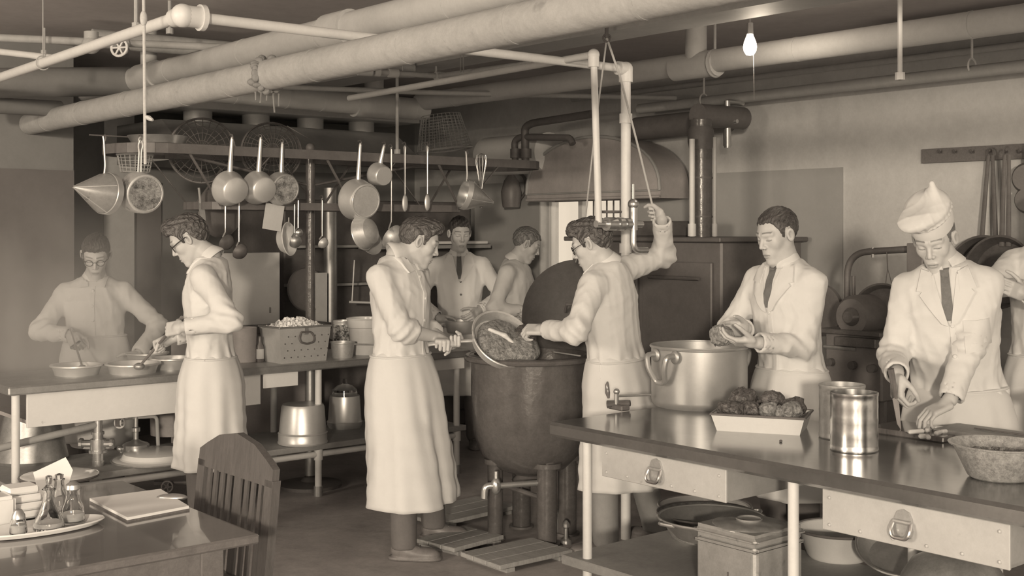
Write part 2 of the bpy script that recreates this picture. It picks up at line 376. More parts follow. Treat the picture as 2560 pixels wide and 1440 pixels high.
# white steam line: two legs with big elbow, then drop to the kettle
e0, e1, e2 = rm(2.1, 4.515, 2.465), rm(4.575, 4.515, 2.465), rm(2.1, 8.18, 2.415)
Fp = thing('steam_pipe', 'white steam pipe with knuckle elbow dropping behind the raised arm', 'pipe', loc=e0)
MB().tube([e2, e0], 0.024, 16).build('pipe_run', 'pipe_white', Fp, world=True)
MB().tube([e0, e1], 0.022, 16).build('pipe_run', 'pipe_white', Fp, world=True)
MB().tube([e1, Vector((e1.x, e1.y, 0.0))], 0.026, 16).build('drop_pipe', 'pipe_white', Fp, world=True)
MB().ball(e0, 0.047).tube([e0-V*0.01, e0+V*0.085], 0.043, 18).tube([e0+V*0.07, e0+V*0.09], 0.053, 18).tube([e0, e0+U*0.08], 0.036, 18).build('elbow', 'pipe_white', Fp, world=True)
MB().ball(e1, 0.038).tube([e1-V*0.06, e1], 0.036, 16).tube([e1, e1-Vector((0, 0, 0.07))], 0.037, 16).build('elbow', 'pipe_white', Fp, world=True)
for z in (2.18, 1.62, 1.50):
    q = Vector((e1.x, e1.y, z)); MB().tube([q, q+Vector((0, 0, 0.05))], 0.034, 16).build('coupling', 'pipe_white', Fp, world=True)
# second drop pipe
g0 = at(1484, 137, 5.95); g1 = g0+U*2.2-Vector((0,0,.03))
Gp = thing('steam_pipe', 'thin white drop pipe beside the pull rope', 'pipe', loc=g0)
MB().tube([g0, g1], 0.019, 14).build('pipe_run', 'pipe_paint', Gp, world=True)
gb = at(1497, 560, 5.95)
MB().tube([g0, gb], 0.017, 14).build('drop_pipe', 'pipe_white', Gp, world=True)
MB().ball(g0, 0.03).tube([g0, g0-Vector((0, 0, .06))], 0.028, 14).build('elbow', 'pipe_white', Gp, world=True)
# tangle of valves at the foot of the drop pipes
vt = thing('valve_manifold', 'brass valve cluster on the steam pipes behind the raised arm', 'valve', loc=gb)
vb = gb
mb = MB().tube([vb-V*0.02, vb+V*0.30], 0.018, 12).tube([vb+V*0.05, vb+V*0.11], 0.034, 14).tube([vb+V*0.13, vb+V*0.16], 0.034, 14).tube([vb+V*0.18, vb+V*0.21], 0.03, 14)
mb.build('valve_body', 'brass', vt, world=True)
q = vb+V*0.24
MB().tube([q-Vector((0, 0, .03)), q+Vector((0, 0, .09))], 0.022, 12).ball(q+Vector((0, 0, .1)), .028).tube([q+Vector((0, 0, .1)), q+Vector((0, 0, .2))], 0.008, 8).build('relief_valve', 'steel', vt, world=True)
MB().tube(bend([q-Vector((0, 0, .02)), q-Vector((0, 0, .13)), q-Vector((0, 0, .13))+V*0.1], 0.04), 0.015, 10).build('elbow_pipe', 'steel', vt, world=True)
MB().torus(0.05, 0.007, 20, 6, place(vb+V*0.08+Vector((0, 0, 0.06)), (0, 0, 1))).build('handwheel', 'iron_dark', vt, world=True)
# thin crosswise pipe and its branch
pipe('crossing_pipe', 'thin pipe crossing in front of the wall above the wire basket', [at(560, 212, 7.75), at(1060, 231, 8.15), at(1690, 245, 8.55)], 0.018, 'pipe_grey', 12)
cp = thing('branch_pipe', 'pipe with unions running under the insulated main', 'pipe', loc=at(855, 178, 6.9))
a0, a1, a2 = at(640, 160, 6.7), at(1095, 190, 7.3), at(1330, 158, 6.4)
MB().tube([a0, a1], 0.016, 12).build('pipe_run', 'pipe_grey', cp, world=True)
MB().tube([a1, a2], 0.016, 12).build('pipe_run', 'pipe_grey', cp, world=True)
for k, (q, w_) in enumerate(((905, .05), (930, .025), (975, .03), (1100, .03))):
    p = a0+(a1-a0)*((q-640)/455); MB().tube([p-(a1-a0).normalized()*w_, p+(a1-a0).normalized()*w_], 0.027, 14).build('union', 'pipe_paint', cp, world=True)
for q, y1 in ((1000, 70), (1090, 120)):
    p = a0+(a1-a0)*((q-640)/455); MB().tube([p, Vector((p.x, p.y, CEIL))], 0.006, 6).build('hanger_rod', 'pipe_grey', cp, world=True)
pipe('insulated_pipe', 'stubby insulated pipe above the branch pipe unions', [at(880, 168, 7.2), at(1035, 174, 7.3)], 0.05, 'pipe_lagging', 18)
# left pipes with valves
lp = thing('valve_pipe', 'grey pipe with handwheel valve under the ceiling corner', 'pipe', loc=at(110, 105, 6.6))
MB().tube([at(-40, 93, 6.4), at(640, 122, 7.0)], 0.021, 14).build('pipe_run', 'pipe_grey', lp, world=True)
c = at(228, 112, 6.55); MB().ball(c, .05).tube([c, c+Vector((0, 0, .07))], .038, 14).tube([c+Vector((0, 0, .02)), c+V*0.2+Vector((0, 0, .02))], .03, 14).build('valve_body', 'pipe_grey', lp, world=True)
c = at(298, 119, 6.5)
mb = MB().torus(0.045, 0.007, 24, 8, place(c, (-.2, -1, .1)))
for k in range(6):
    a = k*math.pi/3; mb.tube([Vector((0, 0, 0)), Vector((.045*math.cos(a), .045*math.sin(a), 0))], 0.005, 6, M=place(c, (-.2, -1, .1)))
mb.tube([c, c+Vector((0, .08, 0))], 0.012, 8); mb.build('handwheel', 'pipe_white', lp, world=True)
MB().tube([c+Vector((0, .05, 0)), c+Vector((-.02, .14, 0))], 0.034, 14).build('bonnet', 'iron_dark', lp, world=True)
pipe('thin_pipe', 'thin bright pipe end near the ceiling corner', [at(-40, 125, 5.9), at(140, 145, 6.1)], 0.016, 'pipe_white', 12)
pipe('insulated_pipe', 'short insulated pipe behind the handwheel valve', [at(230, 95, 7.2), at(600, 128, 7.7)], 0.055, 'pipe_lagging', 18)
pipe('insulated_pipe', 'wide grey pipe low behind the crossing pair', [at(-30, 208, 7.2), at(330, 203, 7.75)], 0.09, 'plaster_low', 20)
pipe('insulated_pipe', 'grey pipe lying over the dark corner of the wall', [at(-40, 262, 7.3), at(150, 272, 7.7)], 0.05, 'plaster_low', 16)
# hanging rods and cords at left
for i, (q, y0, y1, d, nm, lb, r, mt) in enumerate((
        (340, -60, 75, 5.2, 'hanger_rod', 'thin rod meeting the white steam pipe from above', .009, 'pipe_grey'),
        (424, -60, 85, 6.6, 'hanger_rod', 'thin hanger rod just before the knuckle elbow', .010, 'pipe_grey'),
        (110, 70, 140, 6.4, 'hanger_rod', 'short hanger rod over the ceiling corner pipes', .008, 'pipe_grey'),
        (2250, -60, 200, 4.9, 'drop_rod', 'pale rod with end fitting hanging before the wall', .010, 'pipe_white'),
        (993, 190, 385, 7.9, 'drop_rod', 'dark rod holding the pot rack beside the wire basket', .011, 'pipe_grey'))):
    p0, p1 = at(q, y0, d), at(q, y1, d); p0.z = min(p0.z, CEIL+0.02) if y0 < 0 else p0.z
    root = thing(nm, lb, 'rod', loc=p0)
    MB().tube([p0, p1], r, 8).build('rod', mt, root, world=True)
    MB().tube([p1, p1+Vector((0, 0, .03))], r*2.0, 10).build('end_fitting', mt, root, world=True)
cord = thing('knotted_rope', 'knotted cord hanging past the insulated pipes to the pot rack', 'cord', loc=at(360, -40, 4.7))
MB().tube([at(358, -60, 4.6), at(360, 60, 4.6), at(362, 290, 4.63), at(363, 410, 4.66)], 0.006, 8).build('strand', 'rope', cord, world=True)
MB().ball(at(359, 46, 4.6), (.014, .014, .03)).build('knot', 'rope', cord, world=True)
MB().tube([at(362, 290, 4.63), at(372, 295, 4.63), at(382, 300, 4.62)], [.005, .01, .005], 6).build('loose_end', 'rope', cord, world=True)
# wire loops holding the white steam pipe
wl = thing('wire_hanger', 'twisted wire loop holding the white steam pipe', 'hanger', loc=at(127, 140, 6.0))
MB().torus(0.034, 0.003, 20, 5, place(e0+(e2-e0)*0.43, U)).tube([e0+(e2-e0)*0.43+Vector((0, 0, .03)), e0+(e2-e0)*0.43+Vector((0, 0, .4))], 0.003, 5).build('wire_loop', 'pipe_grey', wl, world=True)
wl2 = thing('wire_hanger', 'pair of thin wires hanging the branch pipe from the ceiling', 'hanger', loc=at(1155, 120, 6.3))
for q in (1150, 1157): MB().tube([at(q, 95, 6.3), at(q+2, 180, 6.9)], .003, 5).build('wire', 'pipe_grey', wl2, world=True)
# bulb
bc = at(1875, 108, 6.05)
bulb = thing('light_bulb', 'lit bare bulb hanging on a cord', 'light bulb', loc=bc)
MB().lathe([(0, -.062), (.018, -.058), (.03, -.04), (.034, -.02), (.030, .005), (.018, .035), (.013, .05), (0, .05)], 20, Matrix.Translation(bc)).build('glass_globe', 'bulb_lit', bulb, world=True)
MB().tube([bc+Vector((0, 0, .045)), bc+Vector((0, 0, .10))], .016, 12).build('socket', 'brass', bulb, world=True)
MB().tube([bc+Vector((0, 0, .10)), Vector((bc.x, bc.y, CEIL))], .005, 6).build('cord', 'pipe_grey', bulb, world=True)
MB().tube([bc+Vector((.015, 0, .06)), bc+Vector((.02, 0, -.28))], .0016, 4).build('pull_string', 'rope_dark', bulb, world=True)
pl = bpy.data.lights.new('bulb_glow', 'POINT'); pl.energy = 5; pl.color = SEPIA; pl.shadow_soft_size = 0.03
plo = bpy.data.objects.new('bulb_glow', pl); COL.objects.link(plo); plo.location = bc + Vector((0.05, -0.02, -0.075))
# ================================================================== steam table (left)
TZ = 0.82
st = thing('steam_table', 'long steel steam table with pale front panel', 'table', loc=rm(2.04, 6.39, 0), rz=RZ)
rbox(MB(), 2.03, 5.02, 6.39, 7.07, TZ-0.045, TZ, 0.008).build('table_top', 'steel_dull', st, world=True)
rbox(MB(), 2.13, 3.47, 6.415, 6.43, 0.60, TZ-0.045, 0.002).build('front_panel', 'galvanised_pale', st, world=True)
rbox(MB(), 3.49, 3.72, 6.415, 6.43, 0.69, TZ-0.045, 0.002).build('front_panel', 'galvanised_pale', st, world=True)
rbox(MB(), 4.35, 4.98, 6.415, 6.43, 0.70, TZ-0.045, 0.002).build('front_panel', 'galvanised_pale', st, world=True)
rbox(MB(), 2.13, 3.47, 6.43, 7.0, 0.62, 0.64).build('water_pan', 'sheet_dark', st, world=True)
for v_ in (2.085, 3.88, 4.94):
    for u_ in (6.45, 7.0):
        lg = MB().tube([rm(v_, u_, 0.03), rm(v_, u_, TZ-0.045)], 0.021, 14).build('leg', 'pipe_white', st, world=True)
        MB().tube([rm(v_, u_, 0.0), rm(v_, u_, 0.06)], 0.028, 12).build('foot', 'steel_dull', lg, world=True)
        MB().tube([rm(v_, u_, 0.22), rm(v_, u_, 0.32)], 0.028, 12).build('fitting', 'pipe_white', lg, world=True)
rbox(MB(), 2.03, 5.0, 6.42, 7.04, 0.285, 0.32, 0.004).build('shelf', 'shelf_wood', st, world=True)
for u_ in (6.45, 7.0): MB().tube([rm(2.05, u_, 0.255), rm(4.95, u_, 0.255)], 0.019, 12).build('rail', 'pipe_white', st, world=True)
rbox(MB(), 2.62, 2.64, 6.46, 6.475, 0.55, 0.6).build('bracket', 'iron_dark', st, world=True)
SH = 0.32
# ---- inset pots with rims
def lathe_thing(name, label, cat, loc, parts, group=None, M=None, seg=36):
    r = thing(name, label, cat, loc=loc, group=group, M=M)
    for pn, prof, mt in parts: MB().lathe(prof, seg).build(pn, mt, r)
    return r
def food_pot(px, py, r, h, label, fill='enamel'):
    p = on_z(px, py, TZ+h); p.z = TZ; h += .022
    t = thing('food_pot', label, 'pot', loc=p)
    MB().lathe([(r*.86, 0), (r*.9, h*.5), (r*.97, h), (r*1.06, h+.004), (r*1.06, h+.012), (r*.93, h+.012), (r*.84, h*.4), (0, h*.35)], 40).build('body', 'aluminium', t)
    MB().lathe([(0, h*.62), (r*.9, h*.62)], 32).build('food', 'rice', t)
    return t
food_pot(192, 926, .135, .022, 'round inset pot at the steaming end of the steam table')
food_pot(332, 922, .145, .022, 'inset pot being stirred with a dark ladle')
food_pot(368, 895, .12, .04, 'inset pot behind the stirred one')
food_pot(430, 908, .12, .03, 'inset pot half hidden by the profile man')
# ---- perforated pan full of rice
pp = on_u(760, 895, 6.46); pp.z = TZ
v0, u0 = vu(pp)
pan = thing('perforated_pan', 'perforated rectangular steamer pan heaped with white food', 'pan', loc=pp, rz=RZ)
def taper_box(mb, w0, w1, d0, d1, h, t=0.004, M=None):
    """open box, bottom w0 x d0, top w1 x d1, front edge at y=0"""
    y1 = d0; e = (d1-d0)/2
    lo = [(-w0/2, 0), (w0/2, 0), (w0/2, y1), (-w0/2, y1)]; hi = [(-w1/2, -e), (w1/2, -e), (w1/2, y1+e), (-w1/2, y1+e)]
    li = [(x*(1-2*t/w0), y+(t if y < y1/2 else -t)) for x, y in lo]; hi2 = [(x*(1-2*t/w1), y+(t if y < y1/2 else -t)) for x, y in hi]
    vs = [(x, y, 0) for x, y in lo]+[(x, y, h) for x, y in hi]+[(x, y, h) for x, y in hi2]+[(x, y, t) for x, y in li]
    fs = [(3, 2, 1, 0)]
    for k in range(4):
        k2 = (k+1) % 4
        fs += [(k, k2, 4+k2, 4+k), (4+k, 4+k2, 8+k2, 8+k), (8+k, 8+k2, 12+k2, 12+k)]
    fs.append((12, 13, 14, 15)); return mb.add(vs, fs, M)
taper_box(MB(), .31, .355, .21, .25, .215).build('body', 'pipe_grey', pan, smooth=0)
mb = MB()
for (a, b) in (((-.18, -.022), (.18, -.022)), ((.18, -.022), (.18, .232)), ((.18, .232), (-.18, .232)), ((-.18, .232), (-.18, -.022))):
    mb.tube([(a[0], a[1], .215), (b[0], b[1], .215)], .006, 6)
mb.build('rim', 'steel_dull', pan)
hm = MB()
for j in range(4):
    for i in range(7):
        x = (i-3)*.046+(j % 2)*.02; z = .035+j*.042
        if abs(x) < .06 and z > .1: continue
        hm.tube([(x, -.0225*z/.215-.0012, z), (x, -.0225*z/.215-.004, z)], .0045, 6)
hm.build('perforation', 'tin_bright', pan)['kind'] = 'stuff'
MB().tube(bend([(-.035, -.028, .185), (-.052, -.035, .15), (-.045, -.04, .125), (0, -.042, .113), (.045, -.04, .125), (.052, -.035, .15), (.035, -.028, .185), (-.035, -.028, .185)], .02, 4), .006, 8).build('bail_handle', 'iron_dark', pan)
MB().box((0, -.024, .19), (.03, .008, .04), .002).build('handle_lug', 'steel_dull', pan)
rice = MB(); rnd = random.Random(3)
for k in range(420):
    x = rnd.uniform(-.15, .15); y = rnd.uniform(-.01, .22); z = .195+.055*max(0, 1-(x/.15)**2)*max(0, 1-((y-.10)/.14)**2)+rnd.uniform(-.006, .012)
    r = rnd.uniform(.008, .016); m = Matrix.Translation((x, y, z)) @ Euler((rnd.random()*3, rnd.random()*3, rnd.random()*3)).to_matrix().to_4x4()
    rice.box((0, 0, 0), (r*1.8, r, r), 0, M=m)
for k in range(1): rice.box((0, .105, .17), (.31, .21, .05))
o = rice.build('food', 'rice', pan, smooth=0); o['kind'] = 'stuff'
# ---- other things on the steam table
def can(name, label, px, py, r, h, mt, z=TZ, label_mat=None, top=True, group=None, dent=False):
    p = on_z(px, py, z)
    t = thing(name, label, 'can', loc=p, group=group)
    pr = [(0, 0), (r*.96, 0), (r, .004), (r, .012), (r*.985, .016)]
    n = 7
    for k in range(n): pr += [(r*.985, .016+(h-.03)*(k+.3)/n), (r*(.993 if k % 2 else .985), .016+(h-.03)*(k+.6)/n)]
    pr += [(r*.985, h-.012), (r*1.0, h-.009), (r*1.0, h), (r*.965, h), (r*.965, h-.012), (r*.96, .02), (0, .02)]
    MB().lathe(pr, 40).build('body', mt, t)
    if label_mat: MB().lathe([(r*1.003, h*.12), (r*1.003, h*.88)], 40).build('paper_label', label_mat, t)
    return t
can('food_can', 'tall tin can with a printed paper label on the steam table', 857, 876, .065, .20, 'aluminium', label_mat='label_print')
can('storage_can', 'dark cylindrical can standing beside the perforated pan', 611, 905, .075, .21, 'sheet_dark')
MB_ = MB
p = on_z(650, 905, TZ); t = thing('glass_bottle', 'small dark bottle with pale label beside the perforated pan', 'bottle', loc=p)
MB().lathe([(0, 0), (.022, 0), (.024, .01), (.024, .09), (.01, .12), (.01, .155), (0, .155)], 20).build('bottle', 'enamel_dark', t); MB().lathe([(.0245, .02), (.0245, .08)], 20).build('paper_label', 'card', t)
p = on_z(912, 885, TZ); t = thing('enamel_pot', 'white enamel bucket behind the man in the rolled sleeves', 'bucket', loc=p)
MB().lathe([(0, 0), (.085, 0), (.09, .01), (.105, .17), (.112, .175), (.114, .23), (.108, .23), (.1, .17), (.085, .015), (0, .012)], 32).build('body', 'enamel', t); MB().torus(.114, .006, 32, 6, Matrix.Translation((0, 0, .23))).build('rim', 'enamel', t)
p = on_z(856, 894, TZ); t = thing('saucepan', 'small worn saucepan standing on the steam table', 'saucepan', loc=p)
MB().lathe([(0, 0), (.062, 0), (.066, .008), (.074, .09), (.08, .093), (.08, .1), (.073, .1), (.062, .01), (0, .008)], 32).build('bowl', 'aluminium_worn', t); MB().tube([(.07, 0, .085), (.25, .05, .075)], [.011, .008], 8, flat=.5).build('handle', 'aluminium_worn', t)
# ---- pots and lids on the lower shelf
def upside_pot(px, py, r, h, label, mt='aluminium'):
    p = on_z(px, py, SH); t = thing('upturned_pot', label, 'pot', loc=p)
    MB().lathe([(r*.93, 0), (r*1.02, .004), (r*1.03, .012), (r*1.0, .02), (r*1.0, .065), (r*.965, .07), (r*.88, h*.93), (r*.83, h), (0, h), (0, h-.006), (r*.8, h-.01), (r*.93, .02)], 40).build('body', mt, t)
    MB().lathe([(r*1.0, .062), (r*1.02, .066), (r*.98, .074)], 40).build('band', mt, t); return t
upside_pot(757, 1108, .148, .24, 'white upturned pot beside the table leg on the lower shelf')
p = on_z(862, 1068, SH); t = thing('glass_lidded_can', 'tall pale can with a glass dome on the lower shelf', 'can', loc=p)
MB().lathe([(0, 0), (.105, 0), (.115, .02), (.118, .04), (.11, .05), (.1, .2), (.098, .21), (0, .21)], 32).build('body', 'aluminium', t); MB().lathe([(.085, .21), (.08, .25), (.05, .275), (.018, .285), (.012, .32), (0, .32)], 28).build('glass_dome', 'glass', t)
def lid(px, py, r, label, mt, dome=.03, z=SH, rimmat=None, name='enamel_cover'):
    p = on_z(px, py, z); t = thing(name, label, 'lid', loc=p)
    MB().lathe([(r, .0), (r*1.01, .006), (r*.97, .012), (r*.8, .016), (r*.74, dome), (r*.6, dome+.01), (0, dome+.012), (0, dome+.004), (r*.7, dome-.006), (r*.9, 0)], 48).build('body', mt, t)
    MB().torus(r, .006, 48, 6, Matrix.Translation((0, 0, .006))).build('rim', rimmat or mt, t); return t
lid(392, 1150, .245, 'large white enamel lid on the lower shelf', 'enamel', .045, rimmat='steel_dull')
for k in range(3): lid(148, 1192, .20-.004*k, ['lowest chipped tray of the stack behind the cruets', 'middle chipped tray of the stack behind the cruets', 'uppermost chipped tray of the stack behind the cruets'][k], 'burnt' if k < 2 else 'enamel', .02, z=SH+.018*k, rimmat='enamel_dark', name='round_tray')
p = on_z(78, 1150, SH); t = thing('metal_tub', 'mottled metal tub beside the near table leg', 'tub', loc=p)
MB().lathe([(0, 0), (.19, 0), (.2, .015), (.145, .26), (.15, .265), (.138, .265), (.19, .02), (0, .015)], 36).build('body', 'copper_dull', t)
p = on_z(255, 1110, SH); t = thing('enamel_tub', 'pale tub standing behind the brass valves', 'tub', loc=p)
MB().lathe([(0, 0), (.18, 0), (.19, .02), (.2, .22), (.21, .225), (.2, .23), (.185, .02), (0, .015)], 36).build('body', 'enamel', t)
p = on_z(425, 1085, SH); t = thing('dark_tub', 'dark drum at the back of the lower shelf', 'tub', loc=p)
MB().lathe([(0, 0), (.12, 0), (.125, .2), (.13, .21), (.12, .21), (.115, .02), (0, .01)], 30).build('body', 'sheet_dark', t)
# ---- plumbing under the steam table
vz = on_u(245, 1052, 6.62)
sv = thing('drain_valve', 'brass strainer valve hanging under the steam table panel', 'valve', loc=vz)
mb = MB()
for z0, z1, r in ((.03, -.06, .024), (-.06, -.075, .034), (-.075, -.10, .028), (-.10, -.16, .042), (-.16, -.175, .05), (-.175, -.22, .03), (-.22, -.25, .033), (-.25, -.275, .036)):
    mb.tube([vz+Vector((0, 0, z0)), vz+Vector((0, 0, z1))], r, 14)
mb.build('valve_body', 'brass', sv, world=True)
MB().tube([vz+Vector((-.09, 0, -.125)), vz+Vector((.09, 0, -.125))], .02, 10).tube([vz+Vector((-.10, 0, -.125)), vz+Vector((-.085, 0, -.125))], .03, 10).tube([vz+Vector((.07, 0, -.125)), vz+Vector((.085, 0, -.125))], .03, 10).build('side_port', 'brass', sv, world=True)
hwm = place(on_u(299, 1057, 6.6), (-.1, -1, .1))
dw = thing('gate_valve', 'small spoked handwheel valve under the steam table', 'valve', loc=hwm.translation)
mb = MB().torus(.028, .005, 24, 6, hwm)
for k in range(6):
    a = k*math.pi/3; mb.tube([(0, 0, 0), (.028*math.cos(a), .028*math.sin(a), 0)], .0035, 5, M=hwm)
mb.build('handwheel', 'pipe_white', dw, world=True)
q = hwm.translation; MB().tube([q, q+Vector((-.01, .07, .0))], .012, 8).build('stem', 'brass', dw, world=True)
q2 = on_u(340, 1050, 6.75)
tp = thing('steam_trap', 'round steam trap with bolted lid under the steam table', 'valve', loc=q2)
bz = SH
mb = MB().lathe([(0, 0), (.085, 0), (.09, .012), (.09, .03), (.075, .035), (.075, .07), (.06, .08), (.03, .09), (.014, .10), (.014, .14), (.024, .145), (.024, .165), (.012, .17), (.012, .27), (0, .27)], 24, Matrix.Translation((q2.x, q2.y, bz)))
mb.build('trap_body', 'brass', tp, world=True)
for s_ in (-1, 1): MB().ball((q2.x+s_*.09, q2.y-.01, bz+.045), .018).build('bolt', 'brass', tp, world=True)
MB().tube(bend([on_u(310, 1045, 6.75), on_u(392, 1040, 6.75), on_u(396, 1130, 6.75)], .03), .011, 10).build('feed_pipe', 'pipe_paint', tp, world=True)
pipe('drain_pipe', 'grey drain pipe slanting below the steam table panel', [on_u(-20, 1125, 6.60), vz+Vector((0, 0, -.02))], .02, 'pipe_grey', 12)
hw2 = place(at(418, 1217, 6.75), (.1, -1, .2))
fw = thing('floor_valve', 'dark handwheel valve low behind the wooden chair', 'valve', loc=hw2.translation)
mb = MB().torus(.03, .006, 20, 6, hw2)
for k in range(5): mb.tube([(0, 0, 0), (.03*math.cos(k*1.2566), .03*math.sin(k*1.2566), 0)], .004, 5, M=hw2)
q = hw2.translation; mb.tube([q, q+Vector((0, .1, 0))], .012, 8).tube([q+Vector((-.1, .1, 0)), q+Vector((.15, .1, 0))], .014, 8).tube([q+Vector((.15, .1, 0)), Vector((q.x+.15, q.y+.1, 0))], .014, 8)
mb.build('valve', 'iron_dark', fw, world=True)
# ================================================================== pot rack
RU0, RU1, RV0, RV1, RKZ = 6.44, 7.02, 2.62, 5.86, 2.05
rk = thing('pot_rack', 'two-tier iron pot rack hung with pans over the steam table', 'pot rack', loc=rm(3.99, 6.73, 0), rz=RZ)
def oval(v0, v1, u0, u1, n=10):
    r = (u1-u0)/2; uc = (u0+u1)/2; P = []
    for k in range(n+1): a = -math.pi/2 + math.pi*k/n; P.append((v1-r+r*math.cos(a)*.8, uc+r*math.sin(a)))
    for k in range(n+1): a = math.pi/2 + math.pi*k/n; P.append((v0+r+r*math.cos(a)*.8, uc+r*math.sin(a)))
    return P
def band(mb, P, z0, z1, t=.008):
    n = len(P)
    for i in range(n):
        a = rm(*P[i], 0); b = rm(*P[(i+1) % n], 0); d = (b-a).normalized(); nn = Vector((-d.y, d.x, 0))*t/2
        vs = [a-nn+Vector((0, 0, z0)), b-nn+Vector((0, 0, z0)), b+nn+Vector((0, 0, z0)), a+nn+Vector((0, 0, z0))]
        vs += [x+Vector((0, 0, z1-z0)) for x in vs]
        mb.add(vs, [(3, 2, 1, 0), (4, 5, 6, 7), (0, 1, 5, 4), (1, 2, 6, 5), (2, 3, 7, 6), (3, 0, 4, 7)])
    return mb
band(MB(), oval(RV0, RV1, RU0, RU1), RKZ, RKZ+.055).build('upper_band', 'iron_dark', rk, world=True)
band(MB(), oval(RV0+.5, RV1-.7, RU0+.08, RU1-.08), 1.74, 1.785).build('lower_band', 'iron_black', rk, world=True)
rbox(MB(), RV0+.5, RV1-.4, RU1-.12, RU1-.07, RKZ, RKZ+.05).build('cross_bar', 'iron_dark', rk, world=True)
for v_ in (3.05, 3.95, 4.8):
    for u_ in (RU0+.02, RU1-.02):
        MB().tube([rm(v_, u_, RKZ), rm(v_+.22, u_+(.06 if u_ < 6.7 else -.06), 1.76)], .011, 6, flat=.4).build('brace', 'iron_dark', rk, world=True)
        MB().tube([rm(v_+.5, u_, RKZ), rm(v_+.25, u_+(.06 if u_ < 6.7 else -.06), 1.76)], .011, 6, flat=.4).build('brace', 'iron_dark', rk, world=True)
po = MB().tube([rm(3.99, 6.73, 0.02), rm(3.99, 6.73, 2.12)], .03, 18).build('post', 'iron_gloss', rk, world=True)
MB().lathe([(0, 0), (.2, 0), (.2, .02), (.06, .035), (.04, .06), (0, .06)], 28, Matrix.Translation(rm(3.99, 6.73, 0))).build('base', 'iron_dark', po, world=True)
MB().tube([rm(3.99, 6.73, .07), rm(3.99, 6.73, TZ-.05)], .034, 18).build('sleeve', 'steel_dull', po, world=True)
MB().ball(rm(3.99, 6.73, 2.14), .03).build('finial', 'iron_dark', po, world=True)
for v_ in (3.99-.9, 3.99+.9):
    MB().tube([rm(v_, 6.73, RKZ+.02), rm(3.99, 6.73, 1.9)], .009, 6).build('stay', 'iron_dark', rk, world=True)
# ================================================================== kitchen hood, duct and ranges along the back wall
hd = thing('kitchen_hood', 'large grey sheet metal hood behind the pot rack', 'hood', loc=rm(4.7, 8.2, 2.1), rz=RZ)
HV0, HV1 = 3.72, 5.75
prof = [(7.95, 2.12), (7.95, 2.17), (8.35, 2.42), (9.25, 2.42), (9.25, 2.12)]
mb = MB(); n = len(prof)
mb.add([rm(HV0, u_, z_) for u_, z_ in prof]+[rm(HV1, u_, z_) for u_, z_ in prof], [tuple(range(n)), tuple(range(2*n-1, n-1, -1))]+[(i, i+n, (i+1) % n+n, (i+1) % n) for i in range(n) if i != n-1])
mb.build('canopy', 'sheet_mid', hd, world=True, smooth=0)
for k in range(4):
    q = rm(4.05+.48*k, 8.45, 2.40); MB().tube([q, q+Vector((0, 0, .12))], .105, 24).build('vent_collar', 'galvanised', hd, world=True)
for v_ in (4.2, 5.0):
    MB().tube([rm(v_, 7.94, 2.15), rm(v_-.25, 8.36, 2.425)], .006, 6).build('seam', 'sheet_dark', hd, world=True)
tag(rbox(MB(), 3.6, 5.9, 8.2, 8.7, 2.50, 2.595, .004).build('air_duct', 'galvanised'), 'rectangular air duct above the hood collars', 'duct')
# dark range along the wall
rg = thing('cooking_range', 'long dark cooking range with high back behind the pot rack post', 'range', loc=rm(5.6, 8.3, 0), rz=RZ)
rbox(MB(), 4.72, 6.55, 8.35, 9.2, 0.0, 1.86, .01).build('body', 'iron_dark', rg, world=True)
rbox(MB(), 4.7, 6.55, 7.95, 8.4, 0.02, .80, .01).build('oven_base', 'iron_black', rg, world=True)
for z_ in (1.18, 1.48):
    rbox(MB(), 4.72, 6.5, 8.2, 8.36, z_, z_+.022, .003).build('shelf', 'sheet_mid', rg, world=True)
for k in range(3):
    dd = rbox(MB(), 4.78+.58*k, 5.3+.58*k, 7.93, 7.95, .15, .7, .004).build('oven_door', 'iron_dark', rg, world=True)
    MB().tube([rm(4.85+.58*k, 7.91, .66), rm(5.23+.58*k, 7.91, .66)], .01, 8).build('handle', 'steel', dd, world=True)
tag(MB().tube([on_u(826, 470, 8.0), on_u(826, 860, 8.0)], .052, 20).build('flue_pipe', 'steel_dull'), 'shiny upright flue beside the rack post', 'pipe')
tag(rbox(MB(), 5.72, 6.35, 7.86, 8.16, 1.505, 1.53, .005).build('serving_tray', 'enamel'), 'long white tray on the shelf behind the tie-wearing young man', 'tray')
rbx = rbox(MB(), 5.3, 6.45, 7.95, 8.2, 1.47, 1.50)
tag(rbx.build('wall_shelf', 'sheet_mid'), 'narrow steel shelf holding the white tray', 'shelf')
# light cabinet and small panels behind the steam table
cb = thing('steel_cabinet', 'pale upright metal cabinet behind the profile man', 'cabinet', loc=rm(3.75, 7.75, 0), rz=RZ)
q0, q1 = vu(on_u(540, 640, 7.75))[0], vu(on_u(700, 640, 7.75))[0]
rbox(MB(), q0, q1, 7.75, 8.15, .95, 1.46, .004).build('body', 'galvanised_pale', cb, world=True)
rbox(MB(), q0-.1, q1+.35, 7.62, 8.3, .90, .95, .004).build('counter', 'iron_dark', cb, world=True)
rbox(MB(), q0-.1, q1+.3, 7.7, 8.25, 0, .9).build('base', 'sheet_dark', cb, world=True)
MB().tube([on_u(675, 768, 7.745), on_u(675, 782, 7.745)], .004, 6).build('latch', 'iron_dark', cb, world=True)
q0, q1 = vu(on_u(790, 700, 7.9))[0], vu(on_u(818, 700, 7.9))[0]
tag(rbox(MB(), q0, q1, 7.9, 7.93, .93, 1.30).build('narrow_panel', 'galvanised'), 'narrow pale upright panel beside the rack post', 'panel')
dk = place(on_u(765, 725, 7.95), -U+Vector((0, 0, .15)))
